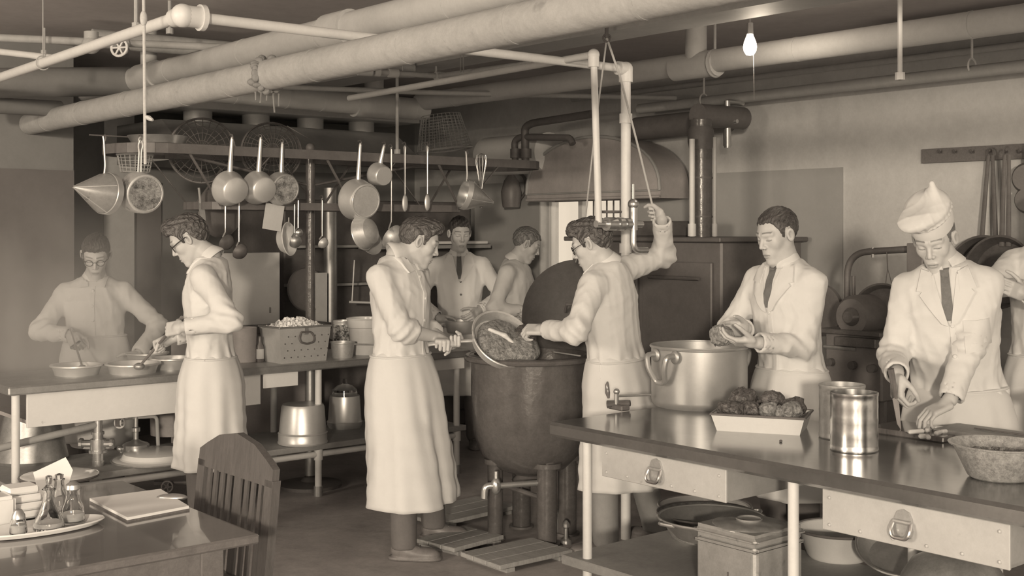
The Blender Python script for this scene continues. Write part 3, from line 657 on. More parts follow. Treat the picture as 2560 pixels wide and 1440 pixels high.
tag(MB().lathe([(0, 0), (.16, 0), (.165, .01), (.16, .025), (.14, .012), (0, .012)], 36).build('round_griddle', 'iron_black', M=dk), 'dark round griddle leaning behind the rack post', 'griddle')
wirep = thing('wire_bracket', 'bent white wire bracket holding a small shelf', 'bracket', loc=on_u(885, 650, 7.9))
MB().tube([on_u(886, 650, 7.9), on_u(880, 754, 7.9)], .005, 6).build('wire', 'pipe_white', wirep, world=True)
MB().tube([on_u(874, 755, 7.9), on_u(935, 757, 7.9)], .009, 6).build('bar', 'pipe_white', wirep, world=True)
# ================================================================== rounded hood and oven on the right wall
h2 = thing('rounded_hood', 'round-topped sheet metal hood beside the stovepipe', 'hood', loc=rm(6.3, 6.6, 1.85), rz=RZ)
U0, U1, VH0, VH1, ZB, ZS, ZT = 5.88, 7.31, 6.30, 6.6, 1.845, 1.90, 2.315
arc = [(U0, ZB), (U0, ZS)] + [((U0+U1)/2-math.cos(math.pi*k/24)*(U1-U0)/2, ZS+math.sin(math.pi*k/24)**.85*(ZT-ZS)) for k in range(1, 24)] + [(U1, ZS), (U1, ZB)]
n = len(arc)
mb = MB(); mb.add([rm(VH0, u_, z_) for u_, z_ in arc]+[rm(VH1, u_, z_) for u_, z_ in arc], [tuple(range(n)), tuple(range(2*n-1, n-1, -1))]+[(i, i+1, i+1+n, i+n) for i in range(n-1)])
mb.build('canopy', 'sheet_dark', h2, world=True)
mb = MB().tube([rm(VH0-.006, u_, z_) for u_, z_ in arc[1:-1]], .012, 8); mb.build('rolled_edge', 'sheet_mid', h2, world=True)
MB().tube([rm(VH0-.004, U0, ZS), rm(VH0-.004, U1, ZS)], .007, 6).build('seam', 'sheet_mid', h2, world=True)
MB().tube([rm(VH0-.004, U0, ZB+.01), rm(VH0-.004, U1, ZB+.01)], .012, 6).build('lower_edge', 'sheet_dark', h2, world=True)
ov = thing('baking_oven', 'tall black oven beneath the rounded hood', 'oven', loc=rm(5.75, 4.9, 0), rz=RZ)
rbox(MB(), 5.75, 6.55, 4.86, 6.2, 0, 1.55, .012).build('body', 'iron_black', ov, world=True)
rbox(MB(), 5.70, 6.58, 4.83, 6.23, 1.545, 1.575, .006).build('top_plate', 'iron_dark', ov, world=True)
for k in range(2):
    dd = rbox(MB(), 5.725, 5.75, 4.92+.63*k, 5.5+.63*k, .75, 1.42, .006).build('oven_door', 'iron_black', ov, world=True)
    MB().tube([rm(5.70, 5.0+.63*k, 1.32), rm(5.70, 5.42+.63*k, 1.32)], .012, 8).build('handle', 'iron_dark', dd, world=True)
rbox(MB(), 5.95, 6.35, 5.45, 6.1, 1.575, 1.68, .01).build('warming_box', 'iron_dark', ov, world=True)
sp = thing('stovepipe', 'black upright stovepipe rising into a horizontal flue', 'pipe', loc=on_v(1752, 600, 6.0))
q = on_v(1752, 560, 6.0); top = Vector((q.x, q.y, 2.33))
MB().tube([Vector((q.x, q.y, 1.575)), top], .074, 24).build('upright', 'iron_gloss', sp, world=True)
MB().tube([top+Vector((0, 0, .03))-V*.03, top+Vector((0, 0, .035))+V*.42], .075, 22).build('elbow', 'iron_dark', sp, world=True)
MB().lathe([(.074, 0), (.085, .05), (.085, .12), (.05, .2), (0, .2)], 24, Matrix.Translation((q.x, q.y, 2.14))).build('cone_cap', 'iron_dark', sp, world=True)
MB().tube([rm(6.45, 5.39, 2.367), rm(6.45, 6.25, 2.36)], .085, 24).build('flue', 'iron_dark', sp, world=True)
for z_ in (1.7, 1.95): MB().tube([Vector((q.x, q.y, z_)), Vector((q.x, q.y, z_+.012))], .077, 24).build('seam_ring', 'iron_dark', sp, world=True)
for px_, r_, mt_, lb in ((1730, .018, 'pipe_white', 'bright thin pipe on the hood side of the stovepipe'), (1787, .012, 'pipe_grey', 'dull thin pipe on the wall side of the stovepipe')):
    a_ = on_v(px_, 560, 5.88); tt = thing('gas_pipe', lb, 'pipe', loc=a_)
    MB().tube([Vector((a_.x, a_.y, 1.578)), Vector((a_.x, a_.y, 2.2))], r_, 12).build('pipe_run', mt_, tt, world=True); MB().tube([Vector((a_.x, a_.y, 1.58)), Vector((a_.x, a_.y, 1.66))], r_*1.5, 12).build('coupling', mt_, tt, world=True)
# tank with black pipes left of the hood
tk = thing('hot_water_tank', 'pale horizontal tank with black pipes beside the rounded hood', 'tank', loc=on_v(1318, 385, 6.38))
tc_ = on_v(1318, 385, 6.38)
MB().tube([tc_-U*.30, tc_-U*.27, tc_+U*.5, tc_+U*.53], [.10, .16, .16, .10], 28).build('shell', 'enamel', tk, world=True)
MB().tube(bend([on_v(1288, 400, 6.12), on_v(1286, 352, 6.12), on_v(1302, 342, 6.12), on_v(1425, 345, 6.12), on_v(1432, 360, 6.12)], .05), .026, 12).build('black_pipe', 'iron_dark', tk, world=True)
MB().tube(bend([on_v(1314, 410, 6.12), on_v(1312, 318, 6.12), on_v(1330, 308, 6.12), on_v(1480, 285, 6.12)], .04), .03, 12).build('black_pipe', 'iron_dark', tk, world=True)
for q_ in (1289, 1315): MB().tube([on_v(q_, 372, 6.12), on_v(q_, 395, 6.12)], .042, 12).build('union', 'iron_black', tk, world=True)
dj = thing('hanging_jug', 'dark bottle-shaped jug hanging beside the rounded hood', 'jug', loc=on_u(1278, 470, 7.7))
MB().lathe([(0, -.16), (.07, -.16), (.08, -.1), (.085, -.03), (.06, .06), (.03, .1), (.028, .16), (0, .16)], 24, Matrix.Translation(on_u(1278, 470, 7.7))).build('body', 'iron_black', dj, world=True)
MB().tube(bend([on_u(1290, 430, 7.7), on_u(1312, 440, 7.7), on_u(1316, 480, 7.7), on_u(1298, 500, 7.7)], .05), .012, 8).build('handle', 'iron_dark', dj, world=True)
# ================================================================== hook rail, long pans and machinery on the right
hr = thing('hook_rail', 'dark wooden hook rail on the plaster wall', 'hook rail', loc=rm(WR-.02, 3.0, 2.06), rz=RZ)
rbox(MB(), WR-.03, WR-.002, 1.2, 4.03, 2.02, 2.105, .002).build('board', 'wood_rail', hr, world=True)
for px_ in (2353, 2390, 2433, 2476, 2517, 2552):
    q = on_v(px_, 383, WR-.035); MB().tube(bend([q+V*.01+Vector((0, 0, .012)), q-V*.02, q-V*.03+Vector((0, 0, .02))], .01, 3), .005, 6).build('hook', 'iron_dark', hr, world=True)
def long_pan(px_, py_, r, hl, label, dv=0.0, tilt=.0, two=True):
    q = on_v(px_, py_, WR-.06-dv)
    t = thing('long_handled_pan', label, 'pan', M=Matrix.Translation(q) @ RM @ Matrix.Rotation(tilt, 4, 'X'))
    c_ = (-.02, 0, -hl-r*.9)
    M2 = Matrix.Translation(c_) @ frame_from((-1, 0, .12))
    MB().lathe([(0, 0), (r*.8, 0), (r*.88, .01), (r, .075), (r*1.03, .08), (r*.97, .08), (r*.84, .012), (0, .01)], 40, M2).build('bowl', 'iron_gloss', t)
    for s_ in (-1, 1):
        MB().tube([(0, s_*.012, -.01), (-.02, s_*(.045 if two else .02), -hl-.03)], [.012, .016], 8, flat=.5).build('handle', 'iron_dark', t)
    MB().torus(.02, .005, 16, 6, Matrix.Translation((0, 0, .0)) @ frame_from((1, 0, 0)), sy=1.6).build('hanging_loop', 'iron_dark', t)
    return t
long_pan(2476, 384, .215, .50, 'black pan with two splayed handles, nearer the empty hooks')
long_pan(2517, 382, .20, .49, 'black pan with broad handle, second along the hook rail', two=False, dv=.10)
for k, (px_, py_, r) in enumerate(((2570, 445, .085), (2572, 500, .075))):
    q = on_v(px_, py_, WR-.12); t = thing('small_skillet', ['small dark skillet hanging at the frame edge, upper', 'small dark skillet hanging at the frame edge, lower'][k], 'pan', M=Matrix.Translation(q) @ frame_from(-V+Vector((0, -.3, 0))))
    MB().lathe([(0, .03), (r*.8, .03), (r, 0), (r*1.04, 0), (r*.84, .04), (0, .04)], 30).build('bowl', 'iron_dark', t); MB().tube([(0, r, 0), (0, r+.12, .0)], .01, 8).build('handle', 'iron_dark', t)
mc = thing('mixing_machine', 'black belt-driven kitchen machine with drum and pulley wheels', 'machine', loc=at(2130, 1000, 6.6))
def wv(px_, py_, v_=5.55): return on_v(px_, py_, v_)
a_, b_ = vu(wv(2062, 900))[1], vu(wv(2205, 900))[1]
rbox(MB(), 5.55, 6.1, b_, a_, .72, 1.07, .01).build('gear_case', 'iron_black', mc, world=True)
rbox(MB(), 5.5, 6.12, b_-.02, a_+.02, 1.065, 1.09, .004).build('top_plate', 'iron_gloss', mc, world=True)
for u_ in (a_-.03, b_+.03):
    for v_ in (5.6, 6.05): MB().tube([rm(v_, u_, 0), rm(v_, u_, .74)], .025, 8).build('leg', 'iron_black', mc, world=True)
rbox(MB(), 5.52, 6.1, b_, a_, .40, .44).build('tie_plate', 'iron_gloss', mc, world=True)
rbox(MB(), 5.6, 6.08, b_+.05, a_-.05, .05, .73, .01).build('pedestal', 'iron_black', mc, world=True)
q = wv(2128, 792); MB().tube([q, q+V*.03, q+V*.25], [.095, .115, .115], 28).build('drum', 'iron_dark', mc, world=True)
MB().lathe([(0, .02), (.03, .02), (.045, 0), (.05, -.01), (0, -.01)], 18, place(q-V*.012, -V)).build('drum_boss', 'iron_gloss', mc, world=True)
q = wv(2222, 800, 5.75)
MB().lathe([(.0, .0), (.15, .0), (.19, .02), (.2, .03), (.2, .06), (.19, .06), (.17, .03), (0, .03)], 40, place(q, -V+Vector((0, 0, 0)))).build('pulley_wheel', 'iron_gloss', mc, world=True)
q = wv(2060, 775, 5.9); MB().lathe([(0, 0), (.12, 0), (.15, .02), (.15, .05), (.13, .05), (0, .03)], 36, place(q, -V)).build('pulley_wheel', 'iron_dark', mc, world=True)
MB().box(tuple(wv(2150, 855)), (.1, .25, .05), .005, rot=RM).build('latch_box', 'iron_gloss', mc, world=True)
q = wv(2100, 870); MB().tube([q-U*.1, q+U*.1], .012, 8).build('shaft', 'steel_dull', mc, world=True)
for k, px_ in enumerate((2080, 2135, 2185)): q = wv(px_, 905+8*k); MB().tube([q-V*.03, q+V*.02], .022, 12).build('knob', 'iron_gloss', mc, world=True)
ar = thing('bent_pipe_stand', 'black bent pipe arch above the kitchen machine', 'pipe', loc=wv(2118, 800, 5.9))
MB().tube(bend([wv(2118, 830, 5.9), wv(2118, 632, 5.9), wv(2290, 622, 5.9)], .14, 8), .019, 12).build('pipe_run', 'iron_dark', ar, world=True)
MB().tube([wv(2183, 628, 5.9)+Vector((0, 0, .02)), wv(2183, 628, 5.9)-Vector((0, 0, .035))], .012, 8).build('clip', 'steel', ar, world=True)
MB().tube([wv(2134, 830, 5.93), wv(2134, 690, 5.93)], .012, 8).build('second_pipe', 'iron_dark', ar, world=True)
a_, b_ = vu(wv(2266, 650, 5.8))[1], vu(wv(2306, 650, 5.8))[1]
tag(rbox(MB(), 5.8, 5.9, b_, a_, .0, 1.55, .004).build('dark_post', 'iron_black'), 'black upright post behind the boy in the chef hat', 'post')
sg = thing('hanging_string', 'string loop hanging from the bent pipe arch', 'string', loc=wv(2217, 630, 5.88))
MB().tube([wv(2217, 630, 5.88), wv(2219, 672, 5.88)], .003, 5).build('strand', 'rope_dark', sg, world=True)
MB().tube([wv(2212, 725, 5.85), wv(2219, 670, 5.88), wv(2233, 725, 5.85)], .003, 5).build('loop', 'rope_dark', sg, world=True)
tag(rbox(MB(), 5.2, 5.9, 1.0, 2.6, .86, .90, .005).build('side_counter', 'iron_dark'), 'dark side counter behind the man at the frame edge', 'counter')
tag(rbox(MB(), 5.25, 5.85, 1.0, 2.55, 0.0, .86).build('counter_base', 'iron_black'), 'black cupboard base under the side counter', 'cabinet')
# ================================================================== implicit surfaces (numpy) for organic shapes
def A3(*p): return np.array(p, dtype=np.float32)
def smin(a, b, k):
    h = np.maximum(k-np.abs(a-b), 0)/k; return np.minimum(a, b)-h*h*k*.25
def smax(a, b, k): return -smin(-a, -b, k)
def s_cone(P, a, b, ra, rb):
    a = np.asarray(a, np.float32); b = np.asarray(b, np.float32); ab = b-a
    t = np.clip(((P-a)@ab)/max(float(ab@ab), 1e-9), 0, 1)
    d = P-a-t[:, None]*ab
    return np.sqrt((d*d).sum(1))-(ra+(rb-ra)*t)
def s_ell(P, c, r, R=None):
    q = P-np.asarray(c, np.float32)
    if R is not None: q = q@R            # columns of R are the local axes
    r = np.asarray(r, np.float32)
    k0 = np.sqrt(((q/r)**2).sum(1)); k1 = np.sqrt(((q/(r*r))**2).sum(1))+1e-9
    return k0*(k0-1)/k1
def s_box(P, c, h, r=0.0, R=None):
    q = P-np.asarray(c, np.float32)
    if R is not None: q = q@R
    q = np.abs(q)-(np.asarray(h, np.float32)-r)
    return np.sqrt((np.maximum(q, 0)**2).sum(1))+np.minimum(q.max(1), 0)-r
_rs = np.random.RandomState(5)
_K = _rs.normal(size=(24, 3)).astype(np.float32); _K /= np.linalg.norm(_K, axis=1)[:, None]; _PH = _rs.uniform(0, 6.28, 24).astype(np.float32)
def wob(P, f, seed=0, n=5):
    s = 0
    for i in range(n):
        k = (i+seed*3) % 24; s = s+np.sin(P@_K[k]*(f*(1+.37*i))+_PH[(k+seed) % 24])/(1+.4*i)
    return s/n
def ridge(P, f, seed=0, n=4):
    s = 0
    for i in range(n):
        k = (i*2+seed*5) % 24; w_ = np.sin(P@_K[k]*(f*(1+.3*i))+1.3*np.sin(P@_K[(k+7) % 24]*f*.55)+_PH[(k+seed) % 24]); s = s+(1-np.abs(w_))**2/(1+.25*i)
    return s/n
def surf(f, lo, hi, h, B=5):
    """vertices and quads of f=0 by surface nets on a blockwise refined grid"""
    lo = np.asarray(lo, np.float64)-2*h; hi = np.asarray(hi, np.float64)+2*h
    nb = np.ceil((hi-lo)/(h*B)).astype(int)+1; n = nb*B
    ax = [lo[i]+h*B*(np.arange(nb[i])+.5)-h*.5 for i in range(3)]
    C = np.stack(np.meshgrid(*ax, indexing='ij'), -1).reshape(-1, 3).astype(np.float32)
    dc = f(C).reshape(nb); act = np.abs(dc) < h*B*1.5
    D = np.where(dc < 0, -1.0, 1.0).astype(np.float32)
    D = D.repeat(B, 0).repeat(B, 1).repeat(B, 2); am = act.repeat(B, 0).repeat(B, 1).repeat(B, 2)
    idx = np.argwhere(am)
    P = (lo+idx*h).astype(np.float32)
    out = np.empty(len(P), np.float32)
    for i in range(0, len(P), 400000): out[i:i+400000] = f(P[i:i+400000])
    D[am] = out
    s = D < 0
    c8 = [s[i:n[0]-1+i, j:n[1]-1+j, k:n[2]-1+k] for i in (0, 1) for j in (0, 1) for k in (0, 1)]
    cnt = sum(c.astype(np.int8) for c in c8); mixed = (cnt > 0) & (cnt < 8)
    ci = np.argwhere(mixed)
    if not len(ci): return np.zeros((0, 3)), np.zeros((0, 4), int)
    acc = np.zeros((len(ci), 3)); num = np.zeros(len(ci))
    corners = [(i, j, k) for i in (0, 1) for j in (0, 1) for k in (0, 1)]
    dv = {c: D[ci[:, 0]+c[0], ci[:, 1]+c[1], ci[:, 2]+c[2]] for c in corners}
    for c in corners:
        for a in range(3):
            if c[a] == 0:
                e = list(c); e[a] = 1; e = tuple(e); d0, d1 = dv[c], dv[e]; m = (d0 < 0) != (d1 < 0)
                t = np.where(m, d0/np.where(m, d0-d1, 1), 0)
                p = np.array(c, float)[None]+np.zeros((len(ci), 3)); p[:, a] += t
                acc += p*m[:, None]; num += m
    Vt = lo+(ci+acc/num[:, None])*h
    vid = -np.ones(mixed.shape, np.int64); vid[mixed] = np.arange(len(ci))
    Q = []
    for a in range(3):
        b, c = (a+1) % 3, (a+2) % 3
        sl0 = [slice(0, None)]*3; sl1 = [slice(0, None)]*3; sl0[a] = slice(0, n[a]-1); sl1[a] = slice(1, n[a])
        ch = s[tuple(sl0)] != s[tuple(sl1)]
        e = np.argwhere(ch); e = e[(e[:, b] > 0) & (e[:, c] > 0) & (e[:, b] < n[b]-1) & (e[:, c] < n[c]-1)]
        if not len(e): continue
        def g(db, dc_):
            q = e.copy(); q[:, b] -= db; q[:, c] -= dc_; return vid[q[:, 0], q[:, 1], q[:, 2]]
        q = np.stack([g(1, 1), g(0, 1), g(0, 0), g(1, 0)], 1)
        ins = s[e[:, 0], e[:, 1], e[:, 2]]
        q[~ins] = q[~ins][:, ::-1]; Q.append(q)
    Q = np.concatenate(Q); Q = Q[(Q >= 0).all(1)]
    return Vt, Q
def join_geo(parts):
    vs = []; qs = []; o = 0
    for v_, q_ in parts: vs.append(v_); qs.append(q_+o); o += len(v_)
    return np.concatenate(vs), np.concatenate(qs)
def np_mesh(name, Vt, Q, material, parent=None, M=None, world=True, tone=None, smooth=True):
    """mesh object from numpy arrays; world coordinates are moved into the parent's frame"""
    m = WM[parent.name] if parent is not None else (M if M is not None else Matrix.Identity(4))
    if world:
        inv = np.array(m.inverted()); Vt = Vt@inv[:3, :3].T+inv[:3, 3]
    me = bpy.data.meshes.new(name)
    me.vertices.add(len(Vt)); me.vertices.foreach_set('co', np.ascontiguousarray(Vt, np.float32).ravel())
    me.loops.add(Q.size); me.loops.foreach_set('vertex_index', np.ascontiguousarray(Q, np.int32).ravel())
    me.polygons.add(len(Q)); me.polygons.foreach_set('loop_start', np.arange(0, Q.size, 4, dtype=np.int32))
    me.update(calc_edges=True); me.validate()
    if smooth: me.shade_smooth()
    if tone is not None:
        ca = me.color_attributes.new('tone', 'FLOAT_COLOR', 'POINT')
        col = np.ones((len(Vt), 4), np.float32); col[:, :3] = np.asarray(tone, np.float32)[:, None]; ca.data.foreach_set('color', col.ravel())
    return link_mesh(name, me, material, parent, M)
def NV(v_): return np.array(v_, dtype=np.float32)
def blob(name, label, cat, c, r, mt, seed=0, amp=.2, h=.006, parent=None, R=None, group=None, rough_f=None):
    """lumpy organic mass"""
    c = Vector(c); r = np.array(r); f0 = rough_f or 2.2/float(min(r))
    rs = np.random.RandomState(seed+20); pn_ = rs.normal(size=(9, 3)).astype(np.float32); pn_ /= np.linalg.norm(pn_, axis=1)[:, None]; mr = float(min(r))
    def fn(P):
        d = s_ell(P, (0, 0, 0), r, R)
        for n_ in pn_: d = smax(d, P@n_-float(np.linalg.norm(n_*r))*rs_off[0]*.86, mr*.12)
        return d-amp*mr*(.8*wob(P, f0, seed)+.9*ridge(P, f0*1.9, seed+1)+.5*ridge(P*A3(1, 1, 2), f0*3.6, seed+2)-.45)
    rs_off = [1.0]
    m = float(max(r))*1.5
    Vt, Q = surf(fn, (-m,)*3, (m,)*3, h)
    if parent is None:
        o = np_mesh(name, Vt, Q, mt, M=Matrix.Translation(c), world=False); return tag(o, label, cat, group)
    return np_mesh(name, Vt+np.array(c), Q, mt, parent)
# ================================================================== front work table
FV0, FV1, FU0, FU1 = 3.39, 4.27, 0.8, 3.80
ft = thing('work_table', 'long steel work table with two drawers', 'table', loc=rm(FV0, 3.8, 0), rz=RZ)
rbox(MB(), FV0, FV1, FU0, FU1, TZ-.06, TZ, .012).build('table_top', 'steel_top', ft, world=True)
for u_ in (3.63, 2.60, 1.4):
    for v_ in (3.455, 4.2):
        MB().tube([rm(v_, u_, 0), rm(v_, u_, TZ-.06)], .0195, 14).build('leg', 'pipe_white', ft, world=True)
rbox(MB(), FV0+.02, FV1-.03, FU0, 3.74, .235, .275, .004).build('shelf', 'shelf_wood', ft, world=True)
MB().tube([rm(3.45, 3.5, .2), rm(3.45, 1.0, .2)], .024, 12).build('rail', 'pipe_white', ft, world=True)
FS = .275
def drawer(u0, u1, z0, label=None):
    d = rbox(MB(), 3.42, 3.43, u0, u1, z0, TZ-.065, .002).build('drawer', 'galvanised', ft, world=True)
    mb = rbox(MB(), 3.43, 4.1, u0+.01, u0+.02, z0, TZ-.07); rbox(mb, 3.43, 4.1, u1-.02, u1-.01, z0, TZ-.07); rbox(mb, 3.43, 4.1, u0+.01, u1-.01, z0, z0+.01); rbox(mb, 4.09, 4.1, u0+.01, u1-.01, z0, TZ-.07)
    mb.build('drawer_box', 'sheet_mid', d, world=True)
    uc = (u0+u1)/2+.02; zc = (z0+TZ-.065)/2+.005
    f_ = lambda y, z: rm(3.412, uc+y, zc+z)
    ol = [(-.028, .0), (-.03, .02), (-.02, .04), (0, .048), (.02, .04), (.03, .02), (.028, 0), (.034, -.018), (.028, -.04), (.01, -.046), (-.01, -.046), (-.028, -.04), (-.034, -.018)]
    mb = MB(); mb.add([f_(y, z) for y, z in ol]+[f_(y, z)+V*.007 for y, z in ol], [tuple(range(13)), tuple(range(25, 12, -1))]+[(i, (i+1) % 13, (i+1) % 13+13, i+13) for i in range(13)])
    mb.build('handle_plate', 'tin_worn', d, world=True)
    MB().tube(bend([f_(-.03, .008)-V*.004, f_(-.034, -.02)-V*.018, f_(-.024, -.04)-V*.022, f_(.024, -.04)-V*.022, f_(.034, -.02)-V*.018, f_(.03, .008)-V*.004], .015, 4), .006, 8).build('pull', 'tin_bright', d, world=True)
    MB().tube([f_(-.03, .008)-V*.004, f_(.03, .008)-V*.004], .007, 8).build('pull_pin', 'tin_worn', d, world=True)
    for k in range(6):
        for z_ in (z0+.02,) if k not in (0, 5) else (z0+.02, TZ-.09):
            MB().ball(rm(3.418, u0+.03+(u1-u0-.06)*k/5, z_), (.006, .006, .006), seg=8, rings=5).build('rivet', 'galvanised', d, world=True)
    return d
drawer(2.87, 3.51, .635); drawer(1.80, 2.456, .62)
# ---- things on the front table
sk = on_z(1748, 1012, TZ)
t = thing('stock_pot', 'wide aluminium stock pot with riveted loop handles', 'stock pot', loc=sk)
R_ = .218; Hh = .27
MB().lathe([(0, 0), (R_*.94, 0), (R_*.985, .012), (R_, .03), (R_, Hh-.01), (R_*1.02, Hh-.006), (R_*1.02, Hh+.006), (R_*.985, Hh+.006), (R_*.97, .03), (0, .012)], 64).build('body', 'aluminium_pot', t)
MB().torus(R_*1.01, .006, 64, 8, Matrix.Translation((0, 0, Hh))).build('rim', 'aluminium_pot', t)
for s_, an in ((-1, math.radians(218)), (1, math.radians(38))):
    m_ = Matrix.Rotation(an, 4, 'Z')
    hd_ = MB().tube(bend([(R_-.004, -.06, Hh-.03), (R_+.055, -.062, Hh-.028), (R_+.058, -.05, Hh-.085), (R_+.03, -.028, Hh-.15), (R_+.03, .028, Hh-.15), (R_+.058, .05, Hh-.085), (R_+.055, .062, Hh-.028), (R_-.004, .06, Hh-.03)], .022, 4), .0125, 10, M=m_).build('handle', 'aluminium_pot', t)
    for y_ in (-.06, .06): MB().ball((R_+.002, y_, Hh-.035), (.01, .026, .03), M=m_).build('rivet_plate', 'aluminium_pot', hd_)
# crank can opener clamped at the table end
cq = on_z(1547, 1024, TZ)
t = thing('table_can_opener', 'cast iron crank can opener clamped to the table end', 'can opener', loc=cq)
MB().box((0, 0, .012), (.05, .10, .024), .005, rot=(0, 0, .6)).build('clamp', 'iron_dark', t)
MB().tube([(-.05, .02, .02), (.05, -.01, .03)], [.018, .014], 10).build('gear_body', 'iron_gloss', t)
MB().tube([(-.01, 0, .0), (-.01, 0, .075)], .01, 8).ball((-.01, 0, .08), .014).build('spindle', 'steel_dull', t)
MB().tube([(-.01, 0, .06), (.15, .06, .058)], [.006, .005], 8).build('crank_arm', 'steel', t)
MB().tube([(-.045, 0, .05), (-.05, 0, .075), (-.052, 0, .11), (-.05, 0, .125)], [.005, .011, .009, .003], 10).build('grip', 'wood_dark', t)
# roasting pan with meat
rp0, rp1 = on_z(1812, 1090, TZ), on_z(2026, 1103, TZ)
rpd = (rp1-rp0).normalized(); rpc = on_z(1905, 1073, TZ)
rpm = Matrix.Translation(rpc) @ frame_from((0, 0, 1), rpd)
t = thing('roasting_pan', 'white enamel roasting pan holding browned meat', 'roasting pan', M=rpm)
taper_box(MB(), .325, .365, .205, .245, .068, .005, Matrix.Translation((0, -.10, 0))).build('body', 'enamel', t, smooth=0)
mb = MB()
for (a, b) in (((-.183, -.12), (.183, -.12)), ((.183, -.12), (.183, .125)), ((.183, .125), (-.183, .125)), ((-.183, .125), (-.183, -.12))): mb.tube([(*a, .068), (*b, .068)], .005, 6)
mb.build('rim', 'enamel_dark', t)
rw = lambda x, y, z: rpm @ Vector((x, y, z))
for k, (x, y, z, r, mt, lb) in enumerate((
        (-.115, -.055, .078, (.058, .05, .032), 'meat', 'dark browned meat piece at the near corner of the roasting pan'),
        (-.085, .04, .105, (.06, .05, .045), 'meat', 'tallest dark meat piece in the roasting pan'),
        (-.035, -.04, .08, (.04, .045, .034), 'meat', 'small charred meat piece behind the pan rim'),
        (.03, .05, .10, (.065, .045, .042), 'meat', 'charred meat piece at the back of the roasting pan'),
        (.035, -.06, .083, (.036, .03, .034), 'meat_cut', 'pale cut joint facing out of the roasting pan'),
        (.078, -.05, .075, (.024, .028, .027), 'meat_cut', 'smallest cut meat piece in the roasting pan'),
        (.13, -.05, .083, (.042, .036, .038), 'meat_cut', 'round cut joint nearest the tin cans'),
        (.12, .045, .09, (.05, .045, .035), 'meat', 'dark meat piece behind the round cut joint'))):
    blob('meat_piece', lb, 'meat', rw(x, y, z+.004), tuple(1.14*q_ for q_ in r), mt, seed=k, amp=.35, h=.0045)
q = on_z(1952, 1105, TZ); blob('meat_scrap', 'tiny dark meat scrap on the steel table top', 'scrap', q+Vector((0, 0, .004)), (.008, .006, .005), 'meat', 3, .3, .002)
# two big tins
can('tin_can', 'dented tin can standing behind the bright one', 2105, 1093, .088, .205, 'tin_worn')
can('tin_can', 'bright open tin can nearest the table edge', 2135, 1124, .0865, .21, 'tin_bright')
# cutting boards, knife, onions
b0 = on_z(2285, 1100, TZ); bm_ = Matrix.Translation(b0) @ RM
t = thing('cutting_board', 'dark cutting board under the boy at work', 'cutting board', M=Matrix.Translation(on_z(2300, 1085, TZ)) @ RM)
MB().box((.0, 0, .011), (.24, .34, .022), .004).build('board', 'wood_dark', t)
tk_ = thing('kitchen_knife', 'knife held over the dark cutting board', 'knife', M=Matrix.Translation(at(2233, 1000, 4.74)) @ Matrix.Rotation(.6, 4, 'Z') @ Matrix.Rotation(1.25, 4, 'Y'))
MB().add([(-.005, 0, .0), (.10, 0, -.005), (.13, 0, .008), (-.005, 0, .035), (-.005, .003, .0), (.10, .003, -.005), (.13, .003, .008), (-.005, .003, .035)], [(0, 1, 2, 3), (7, 6, 5, 4), (0, 4, 5, 1), (1, 5, 6, 2), (2, 6, 7, 3), (3, 7, 4, 0)]).build('blade', 'sheet_dark', tk_, smooth=0)
MB().tube([(-.12, .0015, .026), (0, .0015, .02)], [.013, .011], 10).build('grip', 'wood_dark', tk_)
rnd = random.Random(11)
for k, (px_, py_, l_, an) in enumerate(((2290, 1084, .07, .3), (2318, 1080, .05, 1.2), (2306, 1096, .03, .1), (2320, 1098, .025, 1.6), (2345, 1087, .055, .9), (2335, 1076, .03, 2.2), (2360, 1084, .03, .5))):
    q = on_z(px_, py_, TZ+.022); M_ = Matrix.Translation(q) @ Matrix.Rotation(an, 4, 'Z')
    tag(MB().box((0, 0, .008), (l_, .018, .016), .005).build('vegetable_piece', 'onion', M=M_), ['longest white vegetable stick on the board', 'white vegetable stick behind the longest', 'short white vegetable chunk at the board edge', 'small white cube beside the short chunk', 'pale vegetable wedge on the heap end', 'small pale slice near the hand', 'pale slice farthest along the board'][k], 'vegetable', 'chopped vegetables')
bq = on_z(2485, 1108, TZ)
t = thing('wooden_board', 'pale thick wooden board behind the speckled basin', 'cutting board', M=Matrix.Translation(bq) @ RM)
MB().box((.04, -.03, .0175), (.20, .50, .035), .006).build('board', 'wood_board', t)
MB().tube([(.0, -.25, .045), (.04, .1, .04)], [.012, .006], 8, flat=.4).build('paddle', 'wood_rail', t)
# speckled basin
cq = on_z(2500, 1195, TZ)
t = thing('speckled_basin', 'speckled enamel basin with chopped food', 'basin', loc=cq)
MB().lathe([(0, 0), (.088, 0), (.1, .008), (.146, .105), (.158, .108), (.16, .113), (.15, .113), (.096, .014), (0, .01)], 48).build('body', 'enamel_speckled', t)
mb = MB(); rnd = random.Random(4)
for k in range(170):
    a = rnd.random()*6.28; rr = .115*math.sqrt(rnd.random()); z = .07+.014*(1-rr/.115)+rnd.uniform(0, .006)
    mb.box((rr*math.cos(a), rr*math.sin(a), z), (rnd.uniform(.007, .014),)*3, 0, rot=(rnd.random()*3, rnd.random()*3, 0))
mb.lathe([(0, .071), (.124, .069)], 24); o = mb.build('chopped_food', 'grain', t, smooth=0); o['kind'] = 'stuff'
